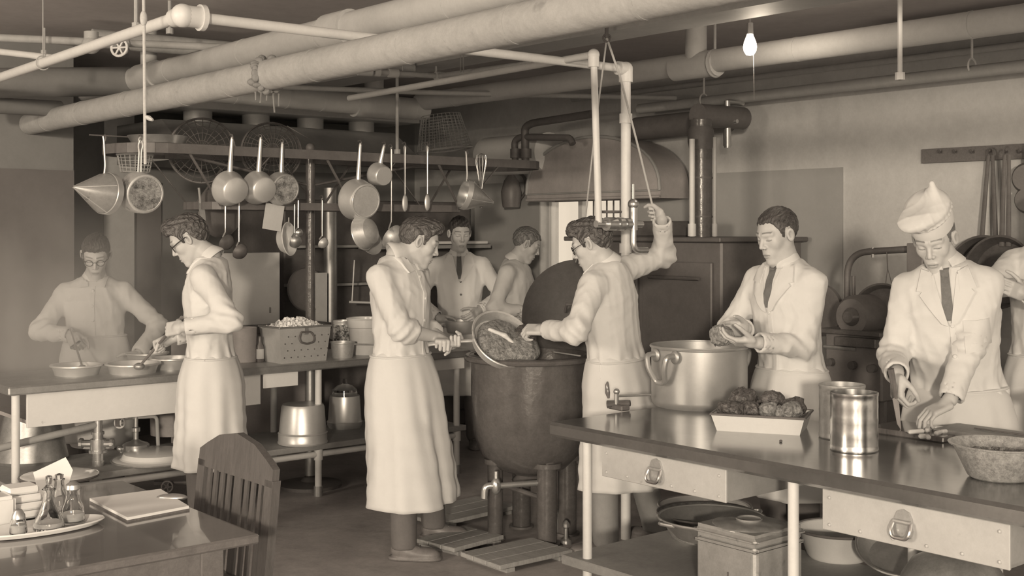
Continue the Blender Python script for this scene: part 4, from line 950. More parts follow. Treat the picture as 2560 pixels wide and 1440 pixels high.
# ---- things on the lower shelf of the front table
def basin(px, py, r, h, label, mt='enamel', z=FS, name='wash_basin', rim='enamel_dark', M=None):
    p = on_z(px, py, z) if M is None else None
    t = thing(name, label, 'basin', loc=p) if M is None else thing(name, label, 'basin', M=M)
    MB().lathe([(0, 0), (r*.7, 0), (r*.76, .012), (r*.97, h-.008), (r, h-.004), (r*1.04, h), (r*1.04, h+.006), (r*.96, h), (r*.73, .014), (0, .01)], 48).build('body', mt, t)
    MB().torus(r*1.03, .006, 48, 6, Matrix.Translation((0, 0, h+.002))).build('rim', rim, t); return t
bb = basin(1762, 1345, .195, .14, 'chipped white basin at the bottom of the stack')
basin(1765, 1345, .19, .10, 'speckled basin nested in the middle of the stack', 'enamel_speckled', FS+.10)
t = basin(1780, 1340, .20, .07, 'steel pan on top of the basin stack', 'steel_dull', FS+.165, rim='steel')
for an in (3.6, .5): MB().tube(bend([(.2*math.cos(an-.18), .2*math.sin(an-.18), .065), (.25*math.cos(an), .25*math.sin(an), .075), (.2*math.cos(an+.18), .2*math.sin(an+.18), .065)], .04), .007, 8).build('handle', 'steel', t)
t = thing('bread_tin', 'large square tin box with dented lid', 'tin box', M=T(rm(3.425+.15, 2.74+.15, FS), RZ))
MB().box((0, 0, .115), (.285, .285, .23), .02, seg=3).build('body', 'tin_worn', t)
ld = MB().box((0, 0, .237), (.305, .305, .045), .02, seg=3).build('lid', 'tin_worn', t)
Vt, Q = surf(lambda P: s_ell(P, (0, 0, .255), (.14, .14, .02))-.004*wob(P, 60, 2), (-.15, -.15, .22), (.15, .15, .29), .006)
np_mesh('dented_crown', Vt, Q, 'tin_worn', ld, world=False)
MB().torus(.045, .004, 32, 6, Matrix.Translation((0, 0, .277))).build('embossed_ring', 'tin_worn', ld)
MB().box((0, 0, .2), (.292, .292, .012), .018, seg=3).build('bead', 'tin_worn', t)
MB().box((-.1455, -.02, .09), (.003, .004, .04)).build('slot', 'iron_dark', t)
basin(2095, 1392, .165, .115, 'white chipped basin beside the square tin box')
p = on_z(2255, 1440, FS)
basin(0, 0, .16, .07, 'metal dish leaning against the upturned bowl', 'steel_dull', name='metal_dish', rim='steel', M=Matrix.Translation(p+Vector((0, .02, .06))) @ Matrix.Rotation(math.radians(28), 4, 'X') @ Matrix.Rotation(math.radians(-8), 4, 'Y'))
p = on_z(2385, 1490, FS); t = thing('upturned_bowl', 'large dull metal bowl upside down under the drawer', 'bowl', loc=p)
MB().lathe([(.2, 0), (.205, .006), (.2, .014), (.185, .07), (.15, .125), (.09, .16), (.04, .168), (0, .169)], 48).build('body', 'copper_dull', t); MB().torus(.202, .006, 48, 6, Matrix.Translation((0, 0, .006))).build('rim', 'steel_dull', t)
# ================================================================== wooden dining table (bottom left), chair, tableware
WT = .75
wt = thing('dining_table', 'polished dark wooden table', 'table', loc=rm(1.695, 3.136, 0), rz=RZ)
rbox(MB(), .1, 1.695, 3.136, 4.12, WT-.028, WT, .006).build('table_top', 'wood_dark', wt, world=True)
rbox(MB(), .2, 1.60, 3.20, 3.225, WT-.13, WT-.028).build('apron', 'wood_dark', wt, world=True); rbox(MB(), 1.575, 1.60, 3.20, 4.06, WT-.13, WT-.028).build('apron', 'wood_dark', wt, world=True)
for v_ in (.2, 1.575):
    for u_ in (3.225, 4.03): rbox(MB(), v_-.035, v_+.035, u_-.035, u_+.035, 0, WT-.028, .004).build('leg', 'wood_dark', wt, world=True)
ch = thing('wooden_chair', 'dark slat-back wooden chair at the table', 'chair', M=T(rm(1.80, 3.58, 0), RZ))
# chair local: x = V (back side), y = U
def chp(x, y, z): return Vector((x+max(0, z-.45)*.10, y, z))
top = [(-.25, .86), (-.25, .885), (-.2, .91), (-.12, .945), (0, .965), (.12, .945), (.2, .91), (.25, .885), (.25, .86)]
mb = MB(); lo = [(y, .845 if abs(y) < .2 else .84) for y, z in top]
vs = [chp(0, y, z) for y, z in top]+[chp(0, y, .83) for y, z in top]; vs += [x+Vector((.024, 0, 0)) for x in vs]; n = len(top)
fs = []
for i in range(n-1): fs += [(i, i+1, n+i+1, n+i), (2*n+i+1, 2*n+i, 3*n+i, 3*n+i+1), (i+1, i, 2*n+i, 2*n+i+1), (n+i, n+i+1, 3*n+i+1, 3*n+i)]
fs += [(0, n, 3*n, 2*n), (n-1, 3*n-1, 4*n-1, 2*n-1)]
mb.add(vs, fs).build('top_rail', 'wood_chair', ch)
for y in (-.23, .23): MB().add([chp(0, y-.025, 0), chp(.028, y-.025, 0), chp(.028, y+.025, 0), chp(0, y+.025, 0), chp(0, y-.025, .85), chp(.028, y-.025, .85), chp(.028, y+.025, .85), chp(0, y+.025, .85), chp(0, y-.025, .45), chp(.028, y-.025, .45), chp(.028, y+.025, .45), chp(0, y+.025, .45)], [(3, 2, 1, 0), (4, 5, 6, 7)]+[(i, (i+1) % 4, (i+1) % 4+8, i+8) for i in range(4)]+[(8+i, 8+(i+1) % 4, 4+(i+1) % 4, 4+i) for i in range(4)]).build('back_leg', 'wood_chair', ch, smooth=0)
for k, y in enumerate((-.17, -.122, -.078, -.02, .04, .088, .134, .178)):
    w_ = .0105 if k != 3 else .022; MB().add([chp(.006, y-w_/1, .50), chp(.014, y-w_, .50), chp(.014, y+w_, .50), chp(.006, y+w_, .50), chp(.006, y-w_, .84), chp(.014, y-w_, .84), chp(.014, y+w_, .84), chp(.006, y+w_, .84)], [(3, 2, 1, 0), (4, 5, 6, 7)]+[(i, (i+1) % 4, (i+1) % 4+4, i+4) for i in range(4)]).build('slat', 'wood_chair', ch, smooth=0)
MB().box((.012, 0, .50), (.022, .46, .05), .004).build('lower_rail', 'wood_chair', ch)
MB().box((-.2, 0, .44), (.42, .47, .03), .01).build('seat', 'wood_chair', ch)
for y in (-.2, .2): MB().box((-.38, y, .215), (.036, .036, .43), .004).build('front_leg', 'wood_chair', ch)
# clipboard
cc = [on_z(222, 1256, WT), on_z(318, 1306, WT), on_z(474, 1276, WT), on_z(402, 1232, WT)]
cm = sum(cc, Vector())/4
t = thing('clipboard', 'clipboard with white papers on the wooden table', 'clipboard', loc=cm)
def slab(P, z0, z1, k=1.0):
    q = [(cm+(p-cm)*k) for p in P]; n = len(q); return MB().add([Vector((p.x, p.y, WT+z0)) for p in q]+[Vector((p.x, p.y, WT+z1)) for p in q], [tuple(range(n-1, -1, -1)), tuple(range(n, 2*n))]+[(i, (i+1) % n, (i+1) % n+n, i+n) for i in range(n)])
slab(cc, 0, .006, 1.0).build('backing_board', 'wood_dark', t, world=True, smooth=0)
slab(cc, .006, .014, .985).build('paper', 'paper', t, world=True, smooth=0)
q = (cc[2]+cc[3])/2*.92+cm*.08; q.z = WT+.014; MB().ball(q, (.05, .02, .012)).build('clip', 'steel', t, world=True)
# condiment set
tr = on_z(100, 1328, WT)
t = thing('condiment_tray', 'shallow white china tray under the cruets', 'tray', M=Matrix.Translation(tr) @ RM)
MB().lathe([(0, .004), (.10, .004), (.118, .012), (.128, .018), (.13, .014), (.12, .004), (.1, 0), (0, 0)], 48, Matrix.Diagonal((1.45, .62, 1, 1))).build('dish', 'china', t)
def bottle(name, label, px, py, prof, cap=None, cat='bottle', z=WT+.006, fill=None, seg=24):
    p = on_z(px, py, z); t = thing(name, label, cat, loc=p)
    body = list(prof); inner = [(max(r-.004, 0), z_+(.006 if i == 0 else 0)) for i, (r, z_) in enumerate(prof)]
    MB().lathe([(0, 0)]+body+[(body[-1][0]-.004, body[-1][1])]+inner[::-1]+[(0, .006)], seg).build('glass', 'glass', t)
    if fill: MB().lathe([(0, .007)]+[(max(r-.005, .001), max(z_, .007)) for r, z_ in body if z_ <= fill]+[(max([r for r, z_ in body if z_ <= fill][-1]-.005, .001), fill), (0, fill)], seg).build('contents', 'rice', t)
    if cap: MB().lathe(cap, seg).build('stopper', 'steel' if cat != 'cruet' else 'glass', t)
    return t
bottle('salt_shaker', 'ribbed glass salt shaker with domed top', 46, 1338, [(.022, 0), (.024, .01), (.022, .035), (.018, .05)], [(.019, .048), (.018, .058), (.010, .072), (0, .076)], 'shaker', fill=.03)
bottle('oil_cruet', 'flared glass cruet with looped stopper', 122, 1322, [(.042, 0), (.044, .008), (.038, .03), (.026, .055), (.017, .085), (.015, .105), (.019, .115)], [(.012, .113), (.014, .12), (.007, .128), (.01, .14), (.009, .152), (0, .156)], 'cruet', fill=.02)
bottle('sugar_bottle', 'glass bottle half full of white sugar', 182, 1306, [(.034, 0), (.035, .01), (.031, .045), (.022, .07), (.02, .09), (.024, .1)], [(.022, .099), (.02, .112), (.01, .12), (0, .121)], fill=.03)
bottle('oil_cruet', 'second tall glass cruet behind the flared one', 148, 1290, [(.028, 0), (.03, .01), (.027, .05), (.016, .08), (.014, .105), (.017, .112)], [(.011, .111), (.013, .125), (0, .13)], 'cruet')
p = on_z(62, 1296, WT); t = thing('napkin_holder', 'white folded napkins stacked at the table edge', 'napkins', M=Matrix.Translation(p) @ RM)
for k in range(4): MB().box((-.004*k, .0+.003*k, .018+.024*k), (.11-.006*k, .085, .022), .006).build('napkin', 'paper', t)
p = on_z(15, 1310, WT); t = thing('china_cup', 'plain white china block dish at the frame edge', 'dish', M=Matrix.Translation(p) @ RM)
MB().box((-.05, 0, .045), (.13, .10, .09), .01, seg=2).build('body', 'china', t)
p = on_z(137, 1240, WT); t = thing('menu_card', 'tall white card standing behind the cruets', 'card', M=Matrix.Translation(p) @ RM)
mb = MB(); ol = [(-.05, .0), (.035, 0), (.045, .03), (.062, .075), (.05, .105), (.043, .12), (-.06, .085), (-.055, .06)]
mb.prism(ol, .004, frame_from((-.3, -1, .25), (1, 0, .0)) @ Matrix.Identity(4)); mb.build('sheet', 'paper', t, smooth=0)
# ================================================================== jacketed kettle with raised lid
kc = at(1326, 1372, 6.46); kc.z = 0
kt = thing('steam_kettle', 'big dark iron kettle on stout legs with raised lid', 'kettle', loc=kc)
KR = .315
MB().lathe([(0, .33), (.10, .335), (.19, .37), (.26, .44), (.298, .54), (.312, .66), (KR, .80), (KR, .93), (KR*1.09, .935), (KR*1.10, .955), (KR*.95, .965), (KR*.93, .80), (.2, .5), (0, .42)], 64).build('body', 'iron_gloss', kt)
MB().torus(KR*1.07, .016, 64, 10, Matrix.Translation((0, 0, .948))).build('rim', 'iron_gloss', kt)
MB().lathe([(0, .905), (KR*.94, .905)], 48).build('broth', 'iron_gloss', kt)
for an, r_ in ((-1.15, .052), (-2.75, .04), (.2, .05), (1.8, .05)):
    x, y = .20*math.cos(an), .20*math.sin(an)
    lg = MB().tube([(x, y, 0), (x, y, .44)], r_, 20).build('leg', 'iron_gloss', kt)
    MB().tube([(x, y, .40), (x, y, .425)], r_*1.5, 20).build('flange', 'iron_gloss', lg)
    MB().tube([(x, y, 0), (x, y, .012)], r_*1.35, 20).build('foot', 'iron_dark', lg)
# lid disc
lc = at(1440, 790, 6.84)-kc; ln = Vector((-.30, -.95, .12)).normalized()
lm = place(lc, ln)
ldk = MB().lathe([(0, .05), (.1, .045), (.21, .025), (.30, .004), (.318, 0), (.318, -.014), (.29, -.01), (0, .03)], 56, lm).build('lid', 'lid_black', kt)
MB().tube([lc+ln*.04+Vector((-.05, 0, .02)), lc+ln*.09+Vector((-.03, 0, .06)), lc+ln*.09+Vector((.03, 0, .06)), lc+ln*.04+Vector((.05, 0, .02))], .009, 8).build('lid_handle', 'iron_dark', ldk)
MB().box(tuple(lc+Vector((0, .03, -.33))), (.12, .05, .08), .008).build('hinge', 'iron_dark', kt)
# spigot and pipes under the kettle
sq = at(1240, 1215, 6.2)-kc
sp_ = MB().tube([sq+Vector((.28, .1, 0)), sq], .016, 12).tube([sq, sq+Vector((-.01, -.01, -.0))], .03, 12).build('drain_pipe', 'steel_dull', kt)
tp_ = MB().ball(sq, (.026, .026, .045)).tube(bend([sq, sq+Vector((-.055, -.01, .005)), sq+Vector((-.06, -.01, -.06))], .03), .018, 12).build('tap', 'brass', sp_)
MB().tube([sq+Vector((0, 0, .04)), sq+Vector((0, 0, .075))], .012, 10).build('tap_key', 'brass', tp_)
MB().tube(bend([(.10, -.02, .36), (.10, -.02, .16), (.14, .04, .12), (.14, .04, .0)], .04), .018, 10).build('outlet_pipe', 'steel_dull', kt)
MB().tube([(-.12, .05, .25), (.1, -.05, .20)], .014, 10).build('brace_pipe', 'iron_dark', kt)
MB().lathe([(0, 0), (.09, .0), (.10, .02), (.06, .06), (0, .07)], 24, Matrix.Translation((0, 0, .28))).build('jacket_cap', 'iron_dark', kt)
q = on_z(1415, 1360, 0); tq = thing('floor_tap', 'small brass tap standing on the floor by the kettle', 'tap', loc=q)
MB().lathe([(0, 0), (.03, 0), (.028, .02), (.012, .03), (.01, .08), (.02, .09), (.02, .105), (.008, .12), (0, .125)], 16).build('body', 'brass', tq)
st_ = on_z(1440, 887, .945); stm = thing('stirring_stick', 'flat wooden stick resting on the kettle rim', 'stick', loc=at(1420, 884, 6.2))
MB().tube([at(1385, 880, 6.45), at(1452, 890, 6.4)], .011, 8, flat=.4).build('stick', 'wood_board', stm, world=True)
# rope from the lid over the beam hook to the raised hand
FIST6 = at(1637, 538, 6.34)
hookp = at(1517, 95, 5.95)
rp = thing('pull_rope', 'thin rope looped over a hook and held by the raised hand', 'rope', loc=hookp)
MB().tube([hookp, at(1551, 195, 5.96), at(1600, 385, 6.2), FIST6, FIST6+Vector((.012, 0, -.12))], .0055, 8).build('pull_strand', 'rope', rp, world=True)
MB().tube([hookp, at(1487, 330, 6.2), at(1462, 560, 6.5), at(1440, 655, 6.8)], .0045, 8).build('lid_strand', 'rope', rp, world=True)
MB().tube([hookp, Vector((hookp.x, hookp.y, 2.61))], .01, 8).torus(.018, .005, 16, 6, place(hookp, (0, 1, 0))).build('hook', 'iron_dark', rp, world=True)
# duckboards on the floor
def duck(label, px, py, n, w, l, rot):
    p = on_z(px, py, 0); t = thing('duckboard', label, 'duckboard', M=Matrix.Translation(p) @ RM @ Matrix.Rotation(rot, 4, 'Z'))
    for k in range(n): MB().box((0, (k-(n-1)/2)*(w+.006), .03), (l, w, .022), .003).build('plank', 'wood_duck', t)
    for x in (-l*.36, l*.36): MB().box((x, 0, .0095), (.05, n*(w+.006), .019)).build('batten', 'wood_duck', t)
    return t
duck('wooden duckboard beneath the standing shoe by the kettle tap', 1150, 1362, 3, .09, .36, .12)
duck('wooden duckboard in front of the stout kettle leg', 1292, 1398, 3, .10, .46, -.02)
duck('worn duckboard lying behind the kettle spigot', 1150, 1290, 3, .11, .6, .1)
# ================================================================== things hanging on the pot rack (local: x = V, y = U, z up; origin = hook)
HU = RU0-.03
def hang(px, py, u=HU): return on_u(px, py, u)
def hroot(name, label, cat, px, py, u=HU, spin=0.0, tilt=0.0, group=None):
    p = hang(px, py, u); M_ = Matrix.Translation(p) @ RM @ Matrix.Rotation(spin, 4, 'Y') @ Matrix.Rotation(tilt, 4, 'X')
    return thing(name, label, cat, M=M_, group=group)
def hook_part(t): MB().tube(bend([(0, .03, .02), (0, .0, .03), (0, -.012, .01), (0, .0, -.005)], .012, 4), .0035, 6).build('hook', 'iron_dark', t)
def saucepan(px, py, py_rim, r, depth, label, mt='aluminium', bottom=None, tilt=.16, taper=.8, spin=0.0, loop=False, name='saucepan'):
    """hung by its handle with the bottom toward the room (-y)"""
    t = hroot(name, label, 'saucepan', px, py, spin=spin, tilt=tilt)
    d = hang(px, py).y; hl = (py_rim-py)*d/F
    Mx = Matrix.Translation((0, 0, -hl-r)) @ frame_from((0, -1, 0), (1, 0, 0))
    MB().lathe([(r*.96, 0), (r*1.03, -.004), (r*1.03, .004), (r, .01), (r*(taper+.05), depth-.015), (r*taper, depth-.003), (r*taper*.94, depth), (0, depth), (0, depth-.004), (r*taper*.92, depth-.006), (r*.96, .004)], 44, Mx).build('bowl', mt, t)
    if bottom:
        MB().lathe([(0, depth+.0008), (r*taper*.9, depth+.0008)], 36, Mx).build('scorched_base', bottom, t)
        MB().torus(r*taper*.9, .003, 40, 5, Mx @ Matrix.Translation((0, 0, depth))).build('base_ring', mt, t)
    if loop:
        for s_ in (-1, 1): MB().tube(bend([(s_*.004, 0, 0), (s_*.014, 0, -.03), (s_*.006, 0, -.06), (s_*.009, -.004, -hl-.02)], .02, 4), .005, 8).build('handle', mt, t)
        MB().torus(.012, .004, 14, 6, frame_from((0, 1, 0)), sy=1.3).build('eye', mt, t)
    else:
        MB().tube([(0, 0, .012), (0, 0, 0), (0, 0, -hl*.35), (0, -.002, -hl*.8), (0, -.006, -hl-.02)], [.006, .010, .011, .014, .015], 10, flat=1).build('handle', mt, t)
        MB().box((0, -.008, -hl-.012), (.035, .012, .03), .004).build('rivet_plate', mt, t)
    hook_part(t); return t
saucepan(352, 350, 430, .112, .10, 'scorched saucepan with a twin-rod handle', 'aluminium_worn', 'burnt', tilt=.12, taper=.93, loop=True)
saucepan(580, 348, 428, .101, .10, 'pale tapered saucepan above the two dark ladles', tilt=.16, taper=.74)
saucepan(652, 348, 428, .098, .10, 'pale tapered saucepan above the paper card', tilt=.16, taper=.74)
saucepan(706, 360, 430, .098, .07, 'discoloured saucepan between the pale one and the rack post', 'tin_worn', 'burnt', tilt=.1, taper=.9)
saucepan(901, 362, 448, .127, .11, 'large saucepan with a mottled flat base', 'aluminium', 'aluminium_worn', tilt=.14, taper=.84)
saucepan(960, 366, 408, .073, .085, 'smallest saucepan next to the large mottled one', 'aluminium', None, tilt=.2, taper=.82, spin=.15)
def ladle(px, py, pyb, rb, label, mt='aluminium', bmat=None, u=HU, name='ladle', spin=0.0, face=1, deep=.7, bend_=0.03):
    t = hroot(name, label, name, px, py, u=u, spin=spin)
    hl = (pyb-py)*hang(px, py, u).y/F
    MB().tube([(0, 0, .01), (0, 0, -.02), (0, 0, -hl*.5), (.0, -.0, -hl+rb*1.2), (0, bend_*face, -hl+rb*.6)], [.006, .009, .006, .006, .006], 8, flat=.6).build('handle', mt, t)
    ax = Vector((-.25, .85*face, .5)) if deep > .5 else Vector((-.1, face, .25))
    Mx = Matrix.Translation((0, -.01*face, -hl)) @ frame_from(ax)
    MB().lathe([(rb, 0), (rb*1.02, .002), (rb*.97, -rb*.3*deep), (rb*.75, -rb*.85*deep), (rb*.4, -rb*1.1*deep), (0, -rb*1.18*deep), (0, -rb*1.1*deep), (rb*.7, -rb*.78*deep), (rb*.93, -.002)], 28, Mx).build('bowl', bmat or mt, t)
    hook_part(t); return t
ladle(563, 500, 605, .048, 'dark-bowled ladle hanging straight above the profile man', 'aluminium', 'iron_dark', u=HU+.09)
ladle(597, 500, 628, .048, 'dark-bowled ladle hanging lowest beside its twin', 'aluminium', 'iron_dark', u=HU+.09)
ladle(805, 500, 607, .036, 'plain ladle hanging beside the shiny flue', 'aluminium_worn', None, u=HU+.09)
ladle(978, 372, 592, .082, 'very large dipper hanging below the smallest saucepan', 'aluminium_worn', u=HU+.0, name='dipper', deep=.75)
ladle(745, 500, 582, .027, 'small bright ladle hanging over the white bowl', 'steel', u=HU+.06)
ladle(736, 510, 603, .042, 'ladle with wide bowl hanging inside the white bowl', 'steel_dull', u=HU+.08)
def spoon(px, py, pyb, label, mt, w=.022, l=.055):
    t = hroot('serving_spoon', label, 'spoon', px, py); hl = (pyb-py)*hang(px, py).y/F
    MB().tube([(0, 0, .006), (0, 0, -.006), (0, 0, -.05), (0, 0, -hl*.6), (0, 0, -hl+l)], [.006, .014, .008, .006, .006], 8, flat=.5).build('handle', mt, t)
    MB().ball((0, -.002, -hl), (w, .010, l)).build('bowl', mt, t); hook_part(t)
spoon(1012, 366, 508, 'dull serving spoon hanging beside the small saucepan', 'aluminium_worn'); spoon(1068, 366, 506, 'bright serving spoon hanging below the wire basket', 'aluminium')
def strainer(px, py, py_top, apex_dx, label, R_=.085, L_=.19):
    """cone strainer lying on its side: axis along +-x"""
    t = hroot('conical_strainer', label, 'strainer', px, py); hl = (py_top-py)*hang(px, py).y/F
    s_ = 1 if apex_dx > 0 else -1
    Mx = Matrix.Translation((0, 0, -hl-R_)) @ Matrix.Rotation(-.14*s_ if s_ < 0 else .28, 4, 'Y') @ frame_from((s_, -.32, 0), (0, 0, 1))
    MB().lathe([(R_, -.03), (R_*1.03, -.028), (R_*1.0, .0), (R_*.97, .02), (.008, L_), (0, L_+.006), (0, L_), (.004, L_-.01), (R_*.93, .02), (R_*.96, -.03)], 40, Mx).build('cone', 'tin_worn', t)
    MB().lathe([(R_*1.015, -.032), (R_*1.03, -.03), (R_*1.03, .004), (R_*1.0, .008)], 40, Mx).build('rim_band', 'aluminium', t)
    for k in range(4): a = k*math.pi/2+.4; MB().tube([(R_*1.0*math.cos(a), R_*1.0*math.sin(a), .012), (.006*math.cos(a), .006*math.sin(a), L_+.002)], .003, 6, M=Mx).build('rib', 'aluminium', t)
    MB().tube(bend([(-.012, 0, .02), (-.008, 0, 0), (.0, 0, -hl*.8), (-.006, 0, -hl-.01)], .02, 4), .0055, 8).build('handle', 'aluminium', t); hook_part(t); return t
strainer(263, 350, 432, -1, 'cone strainer pointing toward the pale pier', .11, .20)
strainer(1168, 386, 450, 1, 'cone strainer hanging below the wire basket', .10, .19)
# whisk
t = hroot('wire_whisk', 'wire whisk hanging with loops upward', 'whisk', 1203, 386)
for k in range(5):
    a = k*math.pi/5; c_, s_ = math.cos(a), math.sin(a)
    MB().tube([(.004*c_, .004*s_, -.24), (.022*c_, .022*s_, -.13), (.038*c_, .038*s_, -.05), (.03*c_, .03*s_, -.005), (0, 0, .008), (-.03*c_, -.03*s_, -.005), (-.038*c_, -.038*s_, -.05), (-.022*c_, -.022*s_, -.13), (-.004*c_, -.004*s_, -.24)], .0022, 6).build('wire', 'steel', t)
MB().tube([(0, 0, -.23), (0, 0, -.36)], .011, 10).build('handle', 'iron_dark', t)
# colander bowl, white bowl, big skillet, card, baskets
t = hroot('colander', 'round dull colander hanging under the large saucepan', 'colander', 905, 540)
Mx = Matrix.Translation((0, 0, -.11)) @ frame_from((.35, -.9, .25))
MB().lathe([(0, .1), (.04, .095), (.08, .07), (.1, .02), (.104, 0), (.098, .0), (.076, .065), (0, .092)], 40, Mx).build('bowl', 'aluminium_worn', t)
MB().torus(.104, .005, 40, 6, Mx).build('rim', 'aluminium', t); MB().tube([(0, 0, .02), (0, 0, -.02)], .006, 8).build('hanging_ring', 'aluminium', t); hook_part(t)
t = hroot('pie_plate', 'shallow plate peeking out below the colander', 'plate', 920, 590, u=HU+.06); MB().lathe([(0, 0), (.07, 0), (.1, .02), (.102, .018), (.072, -.004), (0, -.004)], 36, Matrix.Translation((0, 0, -.03)) @ frame_from((.2, -.95, .4))).build('plate', 'aluminium', t)
t = hroot('enamel_bowl', 'white enamel bowl tilted behind the ladles', 'bowl', 722, 556, u=HU+.10)
Mx = Matrix.Translation((0, 0, -.1)) @ frame_from((.55, -.8, .1))
MB().lathe([(0, -.06), (.05, -.06), (.075, -.045), (.098, .0), (.104, .004), (.1, .008), (.094, .002), (.07, -.04), (0, -.052)], 40, Mx).build('bowl', 'enamel', t); MB().tube([(0, 0, .03), (0, .0, -.02)], .004, 6).build('hanging_ring', 'steel', t)
t = hroot('iron_skillet', 'big black skillet hanging behind the two dark ladles', 'skillet', 540, 478, u=HU+.42)
Mx = Matrix.Translation((0.02, 0, -.13)) @ frame_from((.2, -1, .1))
MB().lathe([(0, .05), (.12, .05), (.14, .04), (.155, 0), (.15, 0), (.13, .03), (0, .035)], 40, Mx).build('pan', 'iron_black', t); MB().tube([(0, 0, .03), (0, 0, -.02)], .01, 8).build('handle', 'iron_dark', t)
t = hroot('paper_card', 'square paper card pinned below the pale saucepan', 'card', 688, 512, u=HU+.05, spin=.16); MB().box((0, 0, -.075), (.125, .002, .155)).build('sheet', 'card', t)
t = hroot('knife_strip', 'pale flat spatula hanging behind the profile man', 'spatula', 497, 478, u=HU+.2); MB().tube([(0, 0, .02), (.01, 0, -.07)], .007, 8).build('handle', 'wood_board', t); MB().box((.022, 0, -.13), (.035, .003, .15), rot=(0, -.1, 0)).build('blade', 'steel_dull', t)
def wire_basket(label, M_, r0, r1, h, name='wire_basket', n=22, m=7, mt='steel_dull', dome=False):
    t = thing(name, label, 'basket', M=M_)
    P = lambda s_: (r0+(r1-r0)*s_, h*s_) if not dome else (r1*math.sin(s_*math.pi/2), h*(1-math.cos(s_*math.pi/2)))
    mb = MB()
    for k in range(n):
        a = 2*math.pi*k/n; mb.tube([(P(j/6)[0]*math.cos(a), P(j/6)[0]*math.sin(a), P(j/6)[1]) for j in range(7)], .0022, 4, cap=False)
    for j in range(m+1): mb.torus(max(P(j/m)[0], .01), .002, 30, 4, Matrix.Translation((0, 0, P(j/m)[1])))
    o = mb.build('wire_mesh', mt, t); o['kind'] = 'stuff'
    MB().torus(r1, .007, 40, 6, Matrix.Translation((0, 0, h))).build('rim', mt, t); return t
wire_basket('deep wire frying basket upside down on the pot rack', Matrix.Translation(on_u(1112, 375, 6.72)) @ Matrix.Rotation(-.12, 4, 'Y') @ Matrix.Translation((0, 0, .24)) @ Matrix.Rotation(math.pi, 4, 'X'), .135, .19, .24, n=30, m=12)
wire_basket('shallow wire sieve leaning on the pot rack near the post', Matrix.Translation(on_u(682, 372, 6.75)) @ frame_from((.3, -1, .15)), 0, .185, -.09, name='wire_sieve', dome=True, n=26, m=8, mt='iron_dark')
wire_basket('small wire basket hanging behind the scorched saucepan', Matrix.Translation(on_u(338, 430, 6.75)), .08, .10, .10, n=20, m=5, mt='pipe_grey')
wire_basket('wide round sieve standing behind the pale tapered saucepan', Matrix.Translation(on_u(505, 372, 6.92)) @ frame_from((.25, -1, .1)), 0, .20, -.07, name='wire_sieve', dome=True, n=24, m=6, mt='iron_dark')
p = on_u(395, 358, 6.66); t = thing('shallow_pan', 'shallow bright pan lying on the pot rack end', 'pan', loc=p); MB().lathe([(0, 0), (.14, 0), (.165, .04), (.17, .04), (.145, -.004), (0, -.004)], 40).build('pan', 'steel', t); MB().tube([(-.16, 0, .035), (-.36, -.1, .04)], .009, 8, flat=.5).build('handle', 'iron_dark', t)
# ================================================================== people
UPV = Vector((0, 0, 1))
def facing(yaw, pitch=0.0, roll=0.0):
    """axes (left, forward, up); yaw 0 looks at the camera, +90 to picture right; pitch > 0 looks down"""
    y = math.radians(yaw); p = math.radians(pitch); r = math.radians(roll)
    f0 = Vector((math.sin(y), -math.cos(y), 0)); L = UPV.cross(f0)
    f = f0*math.cos(p)-UPV*math.sin(p); u = UPV*math.cos(p)+f0*math.sin(p)
    L2 = L*math.cos(r)+u*math.sin(r); u2 = u*math.cos(r)-L*math.sin(r)
    return L2, f, u2
def colmat(*ax): return np.array([[a[i] for a in ax] for i in range(3)], dtype=np.float32)
def head_sdf(q, k=None):
    d = s_ell(q, (0, -.014, .036), (.0755, .098, .085))
    d = smin(d, s_ell(q, (0, .026, -.020), (.0555, .066, .090)), .03)
    ax = q.copy(); ax[:, 0] = np.abs(ax[:, 0])                    # mirror
    d = smin(d, s_cone(ax, (.041, -.004, -.046), (.011, .066, -.103), .019, .015), .026)
    d = smin(d, s_ell(q, (0, .075, -.103), (.018, .018, .017)), .02)
    d = smin(d, s_ell(ax, (.040, .056, -.014), (.020, .021, .024)), .024)
    d = smin(d, s_cone(ax, (.010, .084, .031), (.044, .069, .031), .011, .009), .016)
    d = smax(d, -s_ell(ax, (.031, .099, .009), (.020, .0165, .0125)), .010)
    d = smin(d, s_ell(ax, (.0315, .0705, .0095), (.0155, .0150, .0135)), .003)
    d = smin(d, s_ell(q, (0, .074, -.062), (.031, .022, .027)), .02)
    d = smin(d, s_cone(q, (0, .084, .024), (0, .1085, -.020), .0072, .0100), .010)
    d = smin(d, s_ell(ax, (.0115, .097, -.0265), (.0080, .0105, .0075)), .007)
    d = smax(d, -s_ell(ax, (.0068, .103, -.0345), (.0042, .006, .004)), .003)
    d = smin(d, s_ell(q, (0, .0930, -.0590), (.021, .0090, .0055)), .005)
    d = smin(d, s_ell(q, (0, .0920, -.0710), (.018, .0095, .0065)), .005)
    d = smax(d, -s_ell(q, (0, .105, -.0650), (.0235, .012, .0016)), .0025)
    # ears
    e = ax.copy(); e -= A3(.0765, -.010, .001)
    c, s = math.cos(.45), math.sin(.45)
    ex = e[:, 0]*c+e[:, 1]*s; ey = -e[:, 0]*s+e[:, 1]*c
    e2 = np.stack([ex, ey, e[:, 2]+ey*.25], 1)
    ear = s_ell(e2, (.006, 0, 0), (.0095, .0185, .031))
    ear = smax(ear, -s_ell(e2, (.0155, .002, .003), (.007, .0105, .019)), .004)
    return smin(d, ear, .006)
